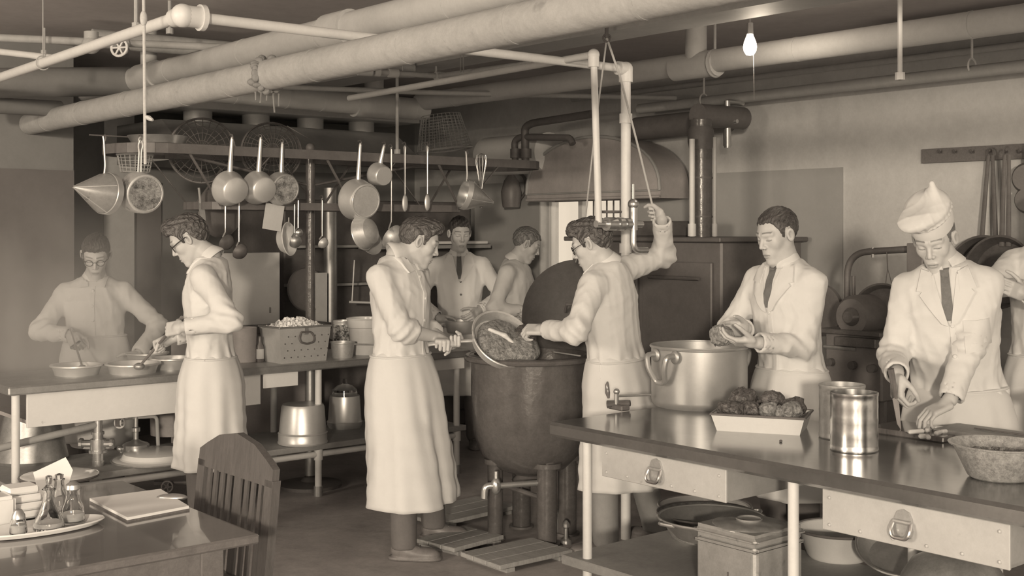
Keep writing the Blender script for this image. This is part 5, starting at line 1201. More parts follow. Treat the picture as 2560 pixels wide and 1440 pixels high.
def head_tone(q):
    t = np.ones(len(q), np.float32); ax = np.abs(q[:, 0]); y, z = q[:, 1], q[:, 2]
    def dab(m, v): return np.where(m > 0, np.minimum(t, 1-(1-v)*np.clip(m, 0, 1)), t)
    zb = .0405+.0030*np.sin((ax-.010)/.042*2.6)-.10*(ax-.012); m = np.clip(1.6-np.abs(z-zb)/.0028, 0, 1)*(ax > .011)*(ax < .052)*(y > .05); t = dab(m, .38)
    zl = .0030-.0018*((ax-.0315)/.014)**2*-1; m = np.clip(1.5-np.abs(z-zl)/.0017, 0, 1)*(np.abs(ax-.0315) < .0155)*(y > .066); t = dab(m, .34)
    m = np.clip(1.2-((q[:, 0]/.022)**2+((z+.0655)/.0115)**2), 0, 1)*(y > .08); t = dab(np.clip(m*3, 0, 1), .74)
    m = np.clip(1.5-np.abs(z+.0650)/.0015, 0, 1)*(ax < .022)*(y > .08); t = dab(m, .42)
    m = np.clip(1.6-np.sqrt((ax-.0068)**2+(z+.0335)**2)/.0045, 0, 1)*(y > .088); t = dab(m, .35)
    m = np.clip(1.5-(((y+.006)/.011)**2+((z-.003)/.018)**2), 0, 1)*(ax > .078); t = dab(m, .72)
    return t
def hair_sdf(q, style):
    top, side, pomp = style.get('top', .012), style.get('side', .007), style.get('pomp', 0)
    d = s_ell(q, (0, -.014, .036), (.0755+side, .098+.009, .085+top))
    if pomp: d = smin(d, s_ell(q, (style.get('part', 0), .048, .098+pomp*.4), (.060, .046, .026+pomp)), .03)
    w_ = np.sin(q[:, 0]*330+4*np.sin(q[:, 1]*38+q[:, 2]*25)+q[:, 1]*60)*.0016+np.sin(q[:, 0]*140-q[:, 1]*90+3*np.sin(q[:, 2]*60))*.0022
    d = d-w_*style.get('rough', 1.0)
    y = q[:, 1]; ax = np.abs(q[:, 0])
    line = np.interp(y, [-.13, -.07, -.045, -.030, -.020, .004, .012, .018, .030, .040, .062, .12],
                     [-.055, -.052, -.030, -.004, .036, .040, .020, -.004, -.002, .046, .074, .084]).astype(np.float32)
    line = line+np.where(y > .05, .012*np.clip(ax/.05, 0, 1)*style.get('recede', 0), 0)+.003*np.sin(q[:, 0]*260+q[:, 1]*200)
    return smax(d, (line-q[:, 2])*.75, .008)
def hand_parts(Wp, D, N, right=True, curl=(.35, .5, .3), thumb=.3, spread=0.0, s=1.0, fing=None):
    D = Vector(D).normalized(); N = (Vector(N)-D*Vector(N).dot(D)).normalized()
    S = D.cross(N)*(1 if right else -1)
    Wp = Vector(Wp); prim = []
    base = [(.086, .030), (.091, .0105), (.087, -.0095), (.078, -.0285)]; ln = [(.040, .025, .019), (.044, .029, .021), (.041, .027, .020), (.032, .020, .017)]
    fingers = []
    for i in range(4):
        p = Wp+(D*base[i][0]+S*base[i][1])*s; th = 0.0; ch = []
        cu = fing[i] if fing else tuple(c*(1+.08*i) for c in curl)
        a = (1.5-i)*spread
        for j in range(3):
            th += cu[j]; dr = (D*math.cos(a)+S*math.sin(a))*math.cos(th)+N*math.sin(th)
            p2 = p+dr*ln[i][j]*s; r0 = (.0092, .0084, .0075)[j]*s*(1 if i < 3 else .88); r1 = (.0084, .0075, .0062)[j]*s*(1 if i < 3 else .88)
            ch.append((NV(p), NV(p2), r0, r1)); p = p2
        fingers.append(ch)
    p = Wp+(D*.022+S*.032+N*.008)*s; dr = (D*.60+S*(.66-.4*thumb)+N*(.30+.30*thumb)).normalized(); ch = []
    for j, l_ in enumerate((.042, .034, .026)):
        p2 = p+dr*l_*s; ch.append((NV(p), NV(p2), (.0135, .0108, .0095)[j]*s, (.0108, .0095, .0075)[j]*s)); p = p2
        dr = (dr+(-S*.95+N*.05+D*.1)*thumb).normalized()
    fingers.append(ch)
    Rm = colmat(S, N, D); pc = NV(Wp+D*.046*s)
    def f(P):
        d = s_box(P, pc, (.039*s, .0125*s, .046*s), .0115*s, Rm)
        d = smin(d, s_ell(P, NV(Wp+(D*.035+S*.022+N*.010)*s), (.018*s, .014*s, .028*s), Rm), .01)
        for i, ch in enumerate(fingers):
            df = s_cone(P, *ch[0])
            for c_ in ch[1:]: df = np.minimum(df, s_cone(P, *c_))
            d = smin(d, df, .006 if i < 4 else .009)
        return d
    tips = np.array([c_[1] for ch in fingers for c_ in ch]+[NV(Wp)])
    return f, tips.min(0)-.02, tips.max(0)+.02
def ik(S, Wt, pole, l1=.285, l2=.258):
    S, Wt = Vector(S), Vector(Wt); v = Wt-S; dist = v.length
    if dist > (l1+l2)*.995: Wt = S+v*((l1+l2)*.995/dist); v = Wt-S; dist = v.length
    a = (l1*l1-l2*l2+dist*dist)/(2*dist); h = math.sqrt(max(l1*l1-a*a, 0)); n = v.normalized()
    pl = Vector(pole); pl = (pl-n*pl.dot(n)).normalized()
    return S+n*a+pl*h, Wt
def patch_mesh(name, sdf, root, f, corners, mt, thick=.006, n=(8, 10), back=.012, off=0.0):
    """quad of cloth laid on the garment: corners are world points in front of it (bl, br, tr, tl), dropped along -f"""
    c = [NV(x) for x in corners]; f = NV(f)
    s, t = np.meshgrid(np.linspace(0, 1, n[0]), np.linspace(0, 1, n[1]), indexing='ij'); s = s.ravel()[:, None]; t = t.ravel()[:, None]
    P = ((1-s)*(1-t)*c[0]+s*(1-t)*c[1]+s*t*c[2]+(1-s)*t*c[3]).astype(np.float32)+f*.25
    P0 = P.copy(); tot = np.zeros(len(P), np.float32)
    for _ in range(60):
        tot = np.minimum(tot+np.clip(sdf(P0-f*tot[:, None]), -.02, .05)*.8, .45)
    hit = tot < .34; med = np.median(tot[hit]) if hit.any() else .14
    tot = np.clip(tot, med-.07, med+.07)
    P = P0-f*tot[:, None]
    Fr = P+f*(thick+off); Bk = P-f*back
    N0, N1 = n; idx = np.arange(N0*N1).reshape(N0, N1); o = N0*N1
    q = [np.stack([idx[:-1, :-1], idx[1:, :-1], idx[1:, 1:], idx[:-1, 1:]], -1).reshape(-1, 4), np.stack([idx[:-1, 1:], idx[1:, 1:], idx[1:, :-1], idx[:-1, :-1]], -1).reshape(-1, 4)+o]
    for e in (idx[0, :], idx[-1, ::-1], idx[::-1, 0], idx[:, -1]): q.append(np.stack([e[:-1], e[1:], e[1:]+o, e[:-1]+o], -1))
    ob = np_mesh(name, np.concatenate([Fr, Bk]), np.concatenate(q), mt, root)
    bm = bmesh.new(); bm.from_mesh(ob.data); bmesh.ops.recalc_face_normals(bm, faces=bm.faces); bm.to_mesh(ob.data); bm.free()
    ob.data.set_sharp_from_angle(angle=math.radians(50)); return ob
def person(label, d, hip, neck, head, yaw, hyaw, hpitch, hroll=0, R=None, L=None, hair=None, hair_mat='hair', coat='cloth_coat', girth=1.0, seed=0, face_h=.0036, apron=None, sleeve=(.93, .93), glasses=False, collar='flat', vneck=.1, tie=False, buttons=0, bmat='vent_white', feet=None, legs='cloth_dark', hem=-.06, cuff=0, scale=1.0, lapel=False, coat_h=.0095, legs_vis=False, shoulder=.172, tuck=True, pocket=None):
    H = at(hip[0], 575, d+(hip[2] if len(hip) > 2 else 0)); H.z = hip[1]
    Nk = at(neck[0], neck[1], d+(neck[2] if len(neck) > 2 else 0)); Hd = at(head[0], head[1], d+(head[2] if len(head) > 2 else 0))
    root = thing('person', label, 'person', loc=(H.x, H.y, 0))
    tl, tf, _ = facing(yaw); up = (Nk-H).normalized(); tl = (tl-up*tl.dot(up)).normalized(); tf = tl.cross(up)*-1
    if tf.dot(facing(yaw)[1]) < 0: tf = -tf
    hl, hf, hu = facing(hyaw, hpitch, hroll); HR = colmat(hl, hf, hu)
    TR = colmat(tl, tf, up); tlen = (Nk-H).length
    arms = {}
    for side, spec in (('R', R), ('L', L)):
        sg = -1 if side == 'R' else 1
        S = Nk-up*.108+tl*(sg*shoulder)+Vector(spec.get('sh', (0, 0, 0)))
        E, Wt = ik(S, spec['w'], spec['pole'])
        arms[side] = (S, E, Wt, spec)
    # ---------------- skin
    geo = []; tones = []
    nb = NV((Nk-Hd)); nbl = nb@HR; nb2 = (NV(Nk-UPV*.05-Hd))@HR
    hs = scale
    def fhead(P):
        q = (P-NV(Hd))@HR/hs
        dd = head_sdf(q)
        return smin(dd, s_cone(q, (0, -.020, -.045), nbl/hs, .049, .053), .020)*hs
    def full(P): return smin(fhead(P), s_cone(P, NV(Nk), NV(Nk-up*.08), .056, .085), .03)
    c = NV(Hd); lo = np.minimum(c-.15*hs, NV(Nk)-A3(.1, .1, .07)); hi = np.maximum(c+.15*hs, NV(Nk)+.08)
    Vt, Q = surf(full, lo, hi, face_h); geo.append((Vt, Q)); tones.append(head_tone(((Vt.astype(np.float32)-NV(Hd))@HR)/hs))
    for side in 'RL':
        S, E, Wt, sp = arms[side]; fd = (Wt-E).normalized()
        D = Vector(sp.get('dir', fd)).normalized(); Nn = sp.get('palm', -UPV)
        fh, lo, hi = hand_parts(Wt, D, Nn, side == 'R', sp.get('curl', (.35, .5, .3)), sp.get('thumb', .3), sp.get('spread', 0.0), s=1.0, fing=sp.get('fing'))
        Es = E+(Wt-E)*.05
        def fa(P, fh=fh, Es=Es, Wt=Wt, D=D):
            return smin(fh(P), np.minimum(s_cone(P, NV(Es), NV(Wt-(Wt-Es).normalized()*.015), .043, .027), s_cone(P, NV(Wt-(Wt-Es).normalized()*.03), NV(Wt+D*.02), .027, .026)), .014)
        lo = np.minimum(lo, NV(Es)-.05); hi = np.maximum(hi, NV(Es)+.05)
        Vt, Q = surf(fa, lo, hi, .0036); geo.append((Vt, Q)); tones.append(np.ones(len(Vt), np.float32))
    hipw = .08
    ft = feet or [(Vector((H.x, H.y, 0))+Vector((tl.x, tl.y, 0))*(s_*.11)+Vector((tf.x, tf.y, 0))*(.03*s_), Vector((tf.x, tf.y, 0))) for s_ in (-1, 1)]
    legj = []
    for s_, (fp, fdv) in zip((-1, 1), ft):
        hj = H+tl*(s_*hipw)-UPV*.03; ank = Vector((fp[0], fp[1], .09)); mid = (hj+ank)/2+Vector((tf.x, tf.y, 0))*.03; legj.append((hj, mid, ank, fp, Vector(fdv)))
    def fbody(P):
        dd = s_cone(P, NV(H), NV(H+up*tlen*.55), .10, .10)
        dd = smin(dd, s_cone(P, NV(H+up*tlen*.55), NV(Nk-up*.06), .10, .07), .04)
        for side in 'RL':
            S, E, Wt, _s = arms[side]; dd = smin(dd, s_cone(P, NV(S), NV(E), .045, .038), .03); dd = smin(dd, s_cone(P, NV(Nk-up*.07), NV(S), .05, .05), .03)
        for hj, kn, an, fp, fdv in legj: dd = smin(dd, np.minimum(s_cone(P, NV(hj), NV(kn), .07, .05), s_cone(P, NV(kn), NV(an), .05, .035)), .03)
        return dd
    pts = np.array([NV(x) for a in arms.values() for x in a[:2]]+[NV(x) for l_ in legj for x in l_[:3]]+[NV(H), NV(Nk)])
    Vt, Q = surf(fbody, pts.min(0)-.12, pts.max(0)+.12, .022); geo.append((Vt, Q)); tones.append(np.ones(len(Vt), np.float32))
    Vt, Q = join_geo(geo)
    body = np_mesh('body', Vt, Q, 'skin', root, tone=np.concatenate(tones))
    # ---------------- hair
    st = hair or {}
    Vt, Q = surf(lambda q: hair_sdf(q, st), (-.11, -.14, -.08), (.11, .14, .20), .0036)
    ho = np_mesh('hair', Vt*hs, Q, hair_mat, root, world=False)
    m_ = Matrix((-hl, hf, hu)).transposed().to_4x4(); ho.matrix_local = WM[root.name].inverted() @ Matrix.Translation(Hd) @ m_
    hM = Matrix.Translation(Hd) @ m_ @ Matrix.Scale(hs, 4)
    # ---------------- coat or shirt
    tt = np.array([-.45, -.2, .0, .2, .42, .66, .84, .95, 1.03]); aw = np.array([.185, .185, .178, .168, .176, .186, .160, .105, .066])*girth; bd = np.array([.135, .137, .130, .120, .126, .132, .112, .085, .066])*girth; cy = np.array([0, 0, 0, .004, .012, .012, .0, -.012, -.012])
    lowT = hem
    def fcoat(P, wr=True):
        q = (P-NV(H))@TR; t = q[:, 2]/tlen
        a = np.interp(t, tt, aw).astype(np.float32); b = np.interp(t, tt, bd).astype(np.float32); yc = np.interp(t, tt, cy).astype(np.float32)
        e = np.sqrt((q[:, 0]/a)**2+((q[:, 1]-yc)/b)**2); dd = (e-1)*np.minimum(a, b)*.92
        dd = smax(dd, (q[:, 2]-tlen*1.0)*.9, .03); dd = smax(dd, (lowT-q[:, 2]), .012)
        n_el = 0
        for side, sl in zip('RL', sleeve):
            S, E, Wt, _s = arms[side]; fdv = (Wt-E).normalized(); Cf = E+(Wt-E)*sl
            dd = smin(dd, s_cone(P, NV(Nk-up*.045), NV(S), .046, .058*girth), .045)
            ua = s_cone(P, NV(S), NV(E), .066*girth, .057*girth)
            fa = s_cone(P, NV(E), NV(Cf), .058*girth, (.047 if sl > .6 else .060)*girth)
            fa = smax(fa, (P-NV(Cf))@NV(fdv), .006)
            ar = smin(ua, fa, .03)
            if sl < .6: ar = smin(ar, smax(s_cone(P, NV(Cf-fdv*.035), NV(Cf+fdv*.0), .063*girth, .066*girth), np.abs((P-NV(Cf))@NV(fdv)+.02)-.022, .01), .01)
            ar = smax(ar, -s_cone(P, NV(Cf-fdv*(.05 if sl > .6 else -.035)), NV(Cf+fdv*.06), (.033 if sl > .6 else .046)*girth, (.033 if sl > .6 else .046)*girth), .004)
            if wr:
                el = np.exp(-((P-NV(E))**2).sum(1)/.009); u = (P-NV(E))@NV(((E-S).normalized()*.6+fdv*.6).normalized()); ar = ar-el*.0075*np.sin(u*115+7*wob(P, 13, seed))
            dd = smin(dd, ar, .026)
        # hollow for the neck
        dd = smax(dd, -s_cone(P, NV(Nk-up*.03), NV(Nk+(Hd-Nk).normalized()*.1), .060, .068), .006)
        if wr:
            fade = 1.0
            for side, sl in zip('RL', sleeve):
                S, E, Wt, _s = arms[side]; Cf = E+(Wt-E)*sl; fade = fade*(1-np.exp(-((P-NV(Cf))**2).sum(1)/.0045))
            q2 = P*A3(1.15, 1.15, .62); dd = dd-fade*.017*(ridge(q2, 21, seed)-.33)-fade*.008*(ridge(P*A3(1, 1, .7), 46, seed+2)-.33)
            wl = np.exp(-((q[:, 2]-(lowT+.06))/.07)**2); dd = dd-wl*.006*np.sin(np.arctan2(q[:, 0], q[:, 1])*13+3*wob(P, 9, seed+1))
        return dd
    pts = np.array([NV(x) for a in arms.values() for x in (a[0], a[1], a[1]+(a[2]-a[1])*.95)]+[NV(H+up*(lowT)), NV(Nk)]); ext = .24*girth
    lo = np.minimum(pts.min(0)-.10, NV(H)-A3(ext, ext, -lowT+.03)); hi = np.maximum(pts.max(0)+.10, NV(H)+A3(ext, ext, .3))
    Vt, Q = surf(fcoat, lo, hi, coat_h)
    cn = 'shirt' if coat == 'cloth_white' else 'coat'
    co = np_mesh(cn, Vt, Q, coat, root)
    # ---------------- collar
    na = (Hd-hf*.022*hs-hu*.05*hs-Nk).normalized()
    cm_ = Matrix.Translation(Nk-na*.012) @ frame_from(na, tl)
    nn = 28; vs = []; fs = []
    for k in range(nn+1):
        a = math.radians(13)+(2*math.pi-math.radians(26))*k/nn; a += math.pi/2      # opening at the front (local +y toward forward)
        sgn = 1
        x, y = math.cos(a), math.sin(a)
        if (frame_from(na, tl).to_3x3() @ Vector((0, 1, 0))).dot(tf) < 0: y = -y
        fr = max(0, math.cos(a-math.pi/2))
        for r_, z_ in ((.059, -.014), (.0575, .030-.022*fr), (.0605, .034-.022*fr), (.072, .012-.02*fr), (.082, -.010-.014*fr), (.078, -.02-.01*fr)): vs.append((x*r_, y*r_, z_))
    for k in range(nn):
        for j in range(5): fs.append((k*6+j, k*6+j+1, (k+1)*6+j+1, (k+1)*6+j))
    fs += [tuple(range(6)), tuple(nn*6+j for j in range(5, -1, -1))]
    MB().add([cm_ @ Vector(v_) for v_ in vs], fs).build('collar', coat, root, world=True, smooth=60)
    f_ = lambda x, z: H+tl*x+up*z+tf*.0
    if tie:
        patch_mesh('shirt_front', fcoat, root, tf, [f_(-.004, tlen*.60), f_(.004, tlen*.60), f_(.062, tlen*.97), f_(-.062, tlen*.97)], 'cloth_white', .004)
        patch_mesh('tie', fcoat, root, tf, [f_(-.024, tlen*.62), f_(.020, tlen*.62), f_(.016, tlen*.96), f_(-.016, tlen*.96)], 'tie', .008)
        patch_mesh('tie_knot', fcoat, root, tf, [f_(-.012, tlen*.92), f_(.012, tlen*.92), f_(.02, tlen*.985), f_(-.02, tlen*.985)], 'tie', .015, n=(5, 5))
    if lapel:
        for s_ in (-1, 1):
            patch_mesh('lapel', fcoat, root, tf, [f_(s_*.004, tlen*.58), f_(s_*.03, tlen*.60), f_(s_*.105, tlen*.80), f_(s_*.045, tlen*.94)], coat, .012, n=(7, 9))
            patch_mesh('collar_wing', fcoat, root, tf, [f_(s_*.050, tlen*.815), f_(s_*.115, tlen*.83), f_(s_*.09, tlen*.97), f_(s_*.05, tlen*.95)], coat, .014, n=(7, 7))
    elif collar == 'flat':
        for s_ in (-1, 1): patch_mesh('collar_wing', fcoat, root, tf, [f_(s_*.02, tlen*.86), f_(s_*.075, tlen*.84), f_(s_*.085, tlen*.985), f_(s_*.035, tlen*.985)], coat, .012, n=(7, 7))
    if buttons or lapel:
        patch_mesh('placket', fcoat, root, tf, [f_(-.002, lowT+.03), f_(.020, lowT+.03), f_(.020, tlen*(.60 if (tie or lapel) else .86)), f_(-.002, tlen*(.60 if (tie or lapel) else .86))], coat, .0045, n=(4, 14))
    for k in range(buttons):
        z = tlen*(.58-.18*k) if (tie or lapel) else tlen*(.80-.2*k)
        bp = NV(f_(.009, z)+tf*.25)[None]
        for _ in range(60): bp = bp-NV(tf)*np.clip(fcoat(bp), -.02, .05)[:, None]*.8
        MB().lathe([(0, .004), (.006, .004), (.008, .002), (.008, -.004)], 14, place(Vector(bp[0])+tf*.006, tf)).build('button', bmat, root, world=True)
    if pocket:
        x, z = pocket; patch_mesh('pocket', fcoat, root, tf, [f_(x-.05, tlen*z-.06), f_(x+.05, tlen*z-.06), f_(x+.05, tlen*z+.05), f_(x-.05, tlen*z+.05)], coat, .0045, n=(7, 7))
    # ---------------- glasses
    if glasses:
        g = thing_part = None
        mb = MB()
        for s_ in (-1, 1): mb.torus(.0215, .0021, 28, 6, hM @ Matrix.Translation((s_*.033, .094, .006)) @ frame_from((s_*.12, 1, -.05)))
        for s_ in (-1, 1): mb.tube([hM @ Vector(p) for p in ((s_*.054, .090, .010), (s_*.075, .055, .014), (s_*.082, .0, .018), (s_*.083, -.012, .004))], .0017*2 if glasses == 'dark' else .0018, 6)
        mb.tube([hM @ Vector(p) for p in ((-.012, .097, .010), (0, .1005, .014), (.012, .097, .010))], .0022, 6)
        mb.build('eyeglasses', 'frame_black', root, world=True)
    # ---------------- apron
    if apron:
        z1 = apron.get('top', H.z+.10); z0 = apron.get('hem', .4); fl = apron.get('flare', 1.15); tilt = apron.get('tilt', 0)
        tl2 = Vector((tl.x, tl.y, 0)).normalized(); tf2 = Vector((tf.x, tf.y, 0)).normalized(); nr, ns = 40, 88; vs = []; fs = []; rs = random.Random(seed)
        ph = [rs.uniform(0, 6.28) for _ in range(4)]; c1 = H+up*(z1-H.z); c0 = Vector((sum(f[0][0] for f in ft)/2, sum(f[0][1] for f in ft)/2, 0))*(.65)+Vector((H.x, H.y, 0))*.35
        for i in range(nr+1):
            t = i/nr; z = z1+(z0-z1)*t; cc = c1*(1-t)+c0*t; e = math.sin(min(1, t*3.2)*math.pi/2)
            w0 = math.sin(min(1, t*16)*math.pi/2); a0 = (.156+.018*w0+.030*e)*girth*(1+(fl-1)*t); b0 = (.108+.019*w0+.041*e)*girth*(1+(fl-1)*t)
            for k in range(ns):
                th = 2*math.pi*k/ns
                fo = (.010*math.sin(5*th+ph[0]+t)+.009*math.sin(9*th+ph[1]-1.5*t)+.005*math.sin(15*th+ph[2]+2*t))*(t**.8)*apron.get('fold', 1)+.004*math.sin(7*t*6+3*th+ph[3])*t
                ct, sn = math.cos(th), math.sin(th)
                rad = 1/math.sqrt((ct/a0)**2+(sn/b0)**2)
                dr = tl2*ct+tf2*sn
                for hj, kn, an, fp, fdv in legj:
                    lp_ = hj+(kn-hj)*((hj.z-z)/(hj.z-kn.z)) if z > kn.z else kn+(an-kn)*((kn.z-z)/(kn.z-an.z))
                    o2 = lp_-cc; k_ = min(1, max(0, (t-.04)/.4)); k_ = k_*k_*(3-2*k_); rad = max(rad, rad+((o2.x*dr.x+o2.y*dr.y)+.112-rad)*k_)
                p = cc+dr*(rad+max(fo, -.012)); vs.append((p.x, p.y, z+tilt*ct*t))
        for i in range(nr):
            for k in range(ns): fs.append((i*ns+k, i*ns+(k+1) % ns, (i+1)*ns+(k+1) % ns, (i+1)*ns+k))
        fs.append(tuple(range(ns)))
        o = MB().add(vs, fs).build('apron', 'cloth_white', root, world=True, smooth=70)
        sm = o.modifiers.new('thickness', 'SOLIDIFY'); sm.thickness = .004
        if apron.get('bow', True):
            mb = MB(); P = []
            for k in range(49):
                th = 2*math.pi*k/48; p = c1-up*.022+tl*(math.cos(th)*.174*girth)+tf2*(math.sin(th)*.126*girth); P.append(p)
            mb.tube(P, .011, 8, flat=.6).build('apron_string', 'cloth_white', root, world=True)
    # ---------------- trousers and shoes
    def flegs(P):
        dd = s_ell(P, NV(H-UPV*.03), (.140, .098, .09), TR)
        for hj, kn, an, fp, fdv in legj:
            l_ = np.minimum(s_cone(P, NV(hj), NV(kn), .078, .074), s_cone(P, NV(kn), NV(an-UPV*.03), .076, .064)); dd = smin(dd, l_, .03)
        dd = smax(dd, .055-P[:, 2], .008)
        return dd-.006*(ridge(P*A3(1, 1, .5), 24, seed+3)-.3)
    pts = np.array([NV(x) for l_ in legj for x in l_[:3]]+[NV(H)])
    Vt, Q = surf(flegs, pts.min(0)-.13, pts.max(0)+.13, .011 if legs_vis else .016); np_mesh('trousers', Vt, Q, legs, root)
    for hj, kn, an, fp, fdv in legj:
        fdv = Vector((fdv.x, fdv.y, 0)).normalized(); sd = UPV.cross(fdv); SR = colmat(sd, fdv, UPV); o_ = NV(Vector((fp[0], fp[1], 0)))
        def fs_(P):
            q = (P-o_)@SR
            dd = smin(s_ell(q, (0, -.005, .045), (.040, .062, .048)), s_ell(q, (0, .095, .028), (.044, .085, .036)), .05)
            dd = smin(dd, s_cone(q, (0, -.015, .06), (0, -.015, .11), .042, .045), .02)
            dd = smax(dd, .004-q[:, 2], .006)
            sole = smax(smin(s_ell(q, (0, .09, .008), (.049, .10, .03)), s_ell(q, (0, -.02, .008), (.042, .06, .03)), .04), np.abs(q[:, 2]-.009)-.008, .003)
            return np.minimum(dd, sole)
        Vt, Q = surf(fs_, o_-A3(.22, .22, .02), o_+A3(.22, .22, .17), .006); sh = np_mesh('shoe', Vt, Q, 'leather', root)
        mb = MB()
        for k in range(3):
            c_ = Vector((fp[0], fp[1], 0))+fdv*(.035+.022*k)+UPV*(.088-.011*k); mb.tube([c_-sd*.02, c_+UPV*.004, c_+sd*.02], .003, 5)
        mb.build('laces', 'cloth_dark', sh, world=True)
    return dict(root=root, coat=fcoat, H=H, N=Nk, tl=tl, tf=tf, up=up, tlen=tlen, hM=hM, arms=arms, hl=hl, hf=hf, hu=hu)
FIST6 = at(1637, 538, 6.34)
GRIP = (1.4, 1.55, 1.0)
p1 = person('bespectacled man standing in the steam behind the steam table', 7.42, (240, .90), (238, 688), (240, 638, -.06), 8, 14, 34, 0,
    R=dict(w=at(182, 838, 7.14), pole=(-1, .1, -.3), dir=(.25, -.35, -.35), palm=(.5, .3, -.7), curl=GRIP, thumb=.6),
    L=dict(w=at(343, 888, 7.3), pole=(.6, .6, 0), palm=(-1, 0, 0)),
    hair=dict(top=.012, pomp=.008), glasses='dark', seed=1, buttons=3, apron=dict(top=1.0, hem=.35), vneck=.1, coat_h=.0095)
p2 = person('young man in profile with dark glasses stirring a pot', 6.45, (528, .93), (522, 640), (474, 600, 0), -86, -84, 34, 0,
    R=dict(w=at(428, 846, 6.55), pole=(.8, .5, -.7), dir=(-.7, -.2, -.35), palm=(.2, -.6, -.6), curl=GRIP, thumb=.6),
    L=dict(w=at(452, 818, 6.18), pole=(1, -.2, -.6), dir=(-.8, .35, -.15), palm=(.1, .9, -.4), curl=GRIP, thumb=.6),
    hair=dict(top=.02, pomp=.022, side=.009, rough=1.4), glasses='dark', seed=2, face_h=.0034, apron=dict(top=.97, hem=.38, flare=1.12), sleeve=(.92, .92), coat_h=.009)
p3 = person('man with rolled sleeves tipping a pan over the kettle', 6.3, (1003, .93), (995, 638), (1048, 606, .03), 62, 98, 24, 0,
    R=dict(w=at(1098, 858, 6.2)+Vector((0, .065, .022)), pole=(-.5, -1, -.6), dir=(.2, -.9, -.15), palm=(0, -.2, -1), curl=GRIP, thumb=.8),
    L=dict(w=at(1136, 853, 6.24)+Vector((-.02, .065, -.026)), pole=(-.2, .5, -1), dir=(.15, -.9, .1), palm=(0, .1, 1), curl=GRIP, thumb=.8),
    hair=dict(top=.014, pomp=.014), seed=3, face_h=.0034, coat='cloth_white', buttons=3, apron=dict(top=1.0, hem=.24, flare=1.18, tilt=-.0, fold=1.1), sleeve=(.30, .40), girth=1.06,
    feet=[(at(1010, 1385, 6.0), Vector((1, -.12, 0))), (at(1085, 1340, 6.42), Vector((1, -.05, 0)))], legs_vis=True, coat_h=.009)
p4 = person('young man in dark tie holding a pan behind the others', 9.15, (1150, .93), (1147, 628), (1149, 585, -.03), 3, 16, 16, 0,
    R=dict(w=at(1100, 796, 8.95), pole=(-1, .2, -.3), dir=(.25, -.6, -.25), palm=(.6, .2, -.5), curl=GRIP),
    L=dict(w=at(1193, 778, 8.9), pole=(1, .2, -.3), dir=(-.3, -.6, -.3), palm=(-.7, 0, -.3), curl=(.7, .8, .5)),
    hair=dict(top=.014), seed=4, coat='cloth_coat_lit', tie=True, lapel=True, buttons=2, bmat='iron_dark', apron=dict(top=.98, hem=.4), coat_h=.011)
p5 = person('man bending away beside the bright window', 9.05, (1282, .92), (1290, 645), (1316, 612, 0), 70, 92, 28, 0,
    R=dict(w=at(1322, 780, 8.85), pole=(-.1, -.3, -1), palm=(0, .5, -.7)),
    L=dict(w=at(1330, 770, 9.15), pole=(0, .6, -.8), palm=(0, -.5, -.7)),
    hair=dict(top=.012), hair_mat='hair_fair', seed=5, collar='band', apron=dict(top=.98, hem=.4), coat_h=.012)
p6 = person('man in glasses seen from behind pulling the rope with a raised arm', 6.12, (1545, .94), (1512, 652), (1480, 612, 0), -120, -108, 24, 0,
    R=dict(w=FIST6+Vector((.028, -.062, -.01)), pole=(.6, .9, -.5), dir=(-.15, .95, .2), palm=(-1, 0, 0), curl=GRIP, thumb=.6, sh=(.02, 0, .05)),
    L=dict(w=at(1362, 824, 6.02), pole=(-.55, -.6, -1), dir=(-.9, .1, .0), palm=(.1, .5, -.8), curl=(.9, 1.0, .7), thumb=.5),
    hair=dict(top=.018, pomp=.016, rough=1.6, side=.009), glasses='thin', seed=6, face_h=.0034, apron=dict(top=1.0, hem=.335, flare=1.05), girth=1.07, legs='cloth_grey',
    feet=[(at(1640, 1330, 6.35), Vector((-.8, .6, 0))), (at(1515, 1378, 6.05), Vector((-1, .1, 0)))], legs_vis=True, coat_h=.009)
p7 = person('man in tie and white coat holding meat over the stock pot', 5.6, (1980, .95, .05), (1960, 645), (1943, 588, -.02), -52, -60, 20, 0,
    R=dict(w=at(1868, 822, 5.52), pole=(-.5, .6, -.8), dir=(-1, -.2, .05), palm=(.05, -.9, -.35), curl=(.45, .6, .45), thumb=.2, spread=.06),
    L=dict(w=at(1888, 856, 5.38), pole=(.7, .4, -1), dir=(-.95, .05, .02), palm=(-.15, .35, .85), curl=(.35, .5, .4), thumb=.2, spread=.06),
    hair=dict(top=.008, side=.005, recede=1, rough=.7), seed=7, face_h=.003, tie=True, lapel=True, buttons=2, apron=dict(top=1.0, hem=.4), coat_h=.0085, sleeve=(.92, .94), shoulder=.155, girth=1.0)
p8 = person('boy in chef hat cutting vegetables on the board', 4.98, (2396, .95, .08), (2360, 652), (2336, 600, -.02), -20, -32, 28, 5,
    R=dict(w=at(2243, 938, 4.78), pole=(.2, 1, 0), dir=(-.05, -.2, -1), palm=(.8, .2, 0), curl=(.8, 1.0, .6), thumb=.5),
    L=dict(w=at(2366, 1030, 4.74), pole=(.6, .8, 0), dir=(-.8, -.15, -.35), palm=(-.2, .1, -1), curl=(.4, .6, .4), thumb=.3),
    hair=dict(top=.006, side=.006, rough=1.2), hair_mat='hair_fair', seed=8, face_h=.003, tie=True, lapel=True, buttons=2, apron=dict(top=.98, hem=.4), coat_h=.0085, girth=1.08, shoulder=.150, pocket=(.10, .52), legs='cloth_white')
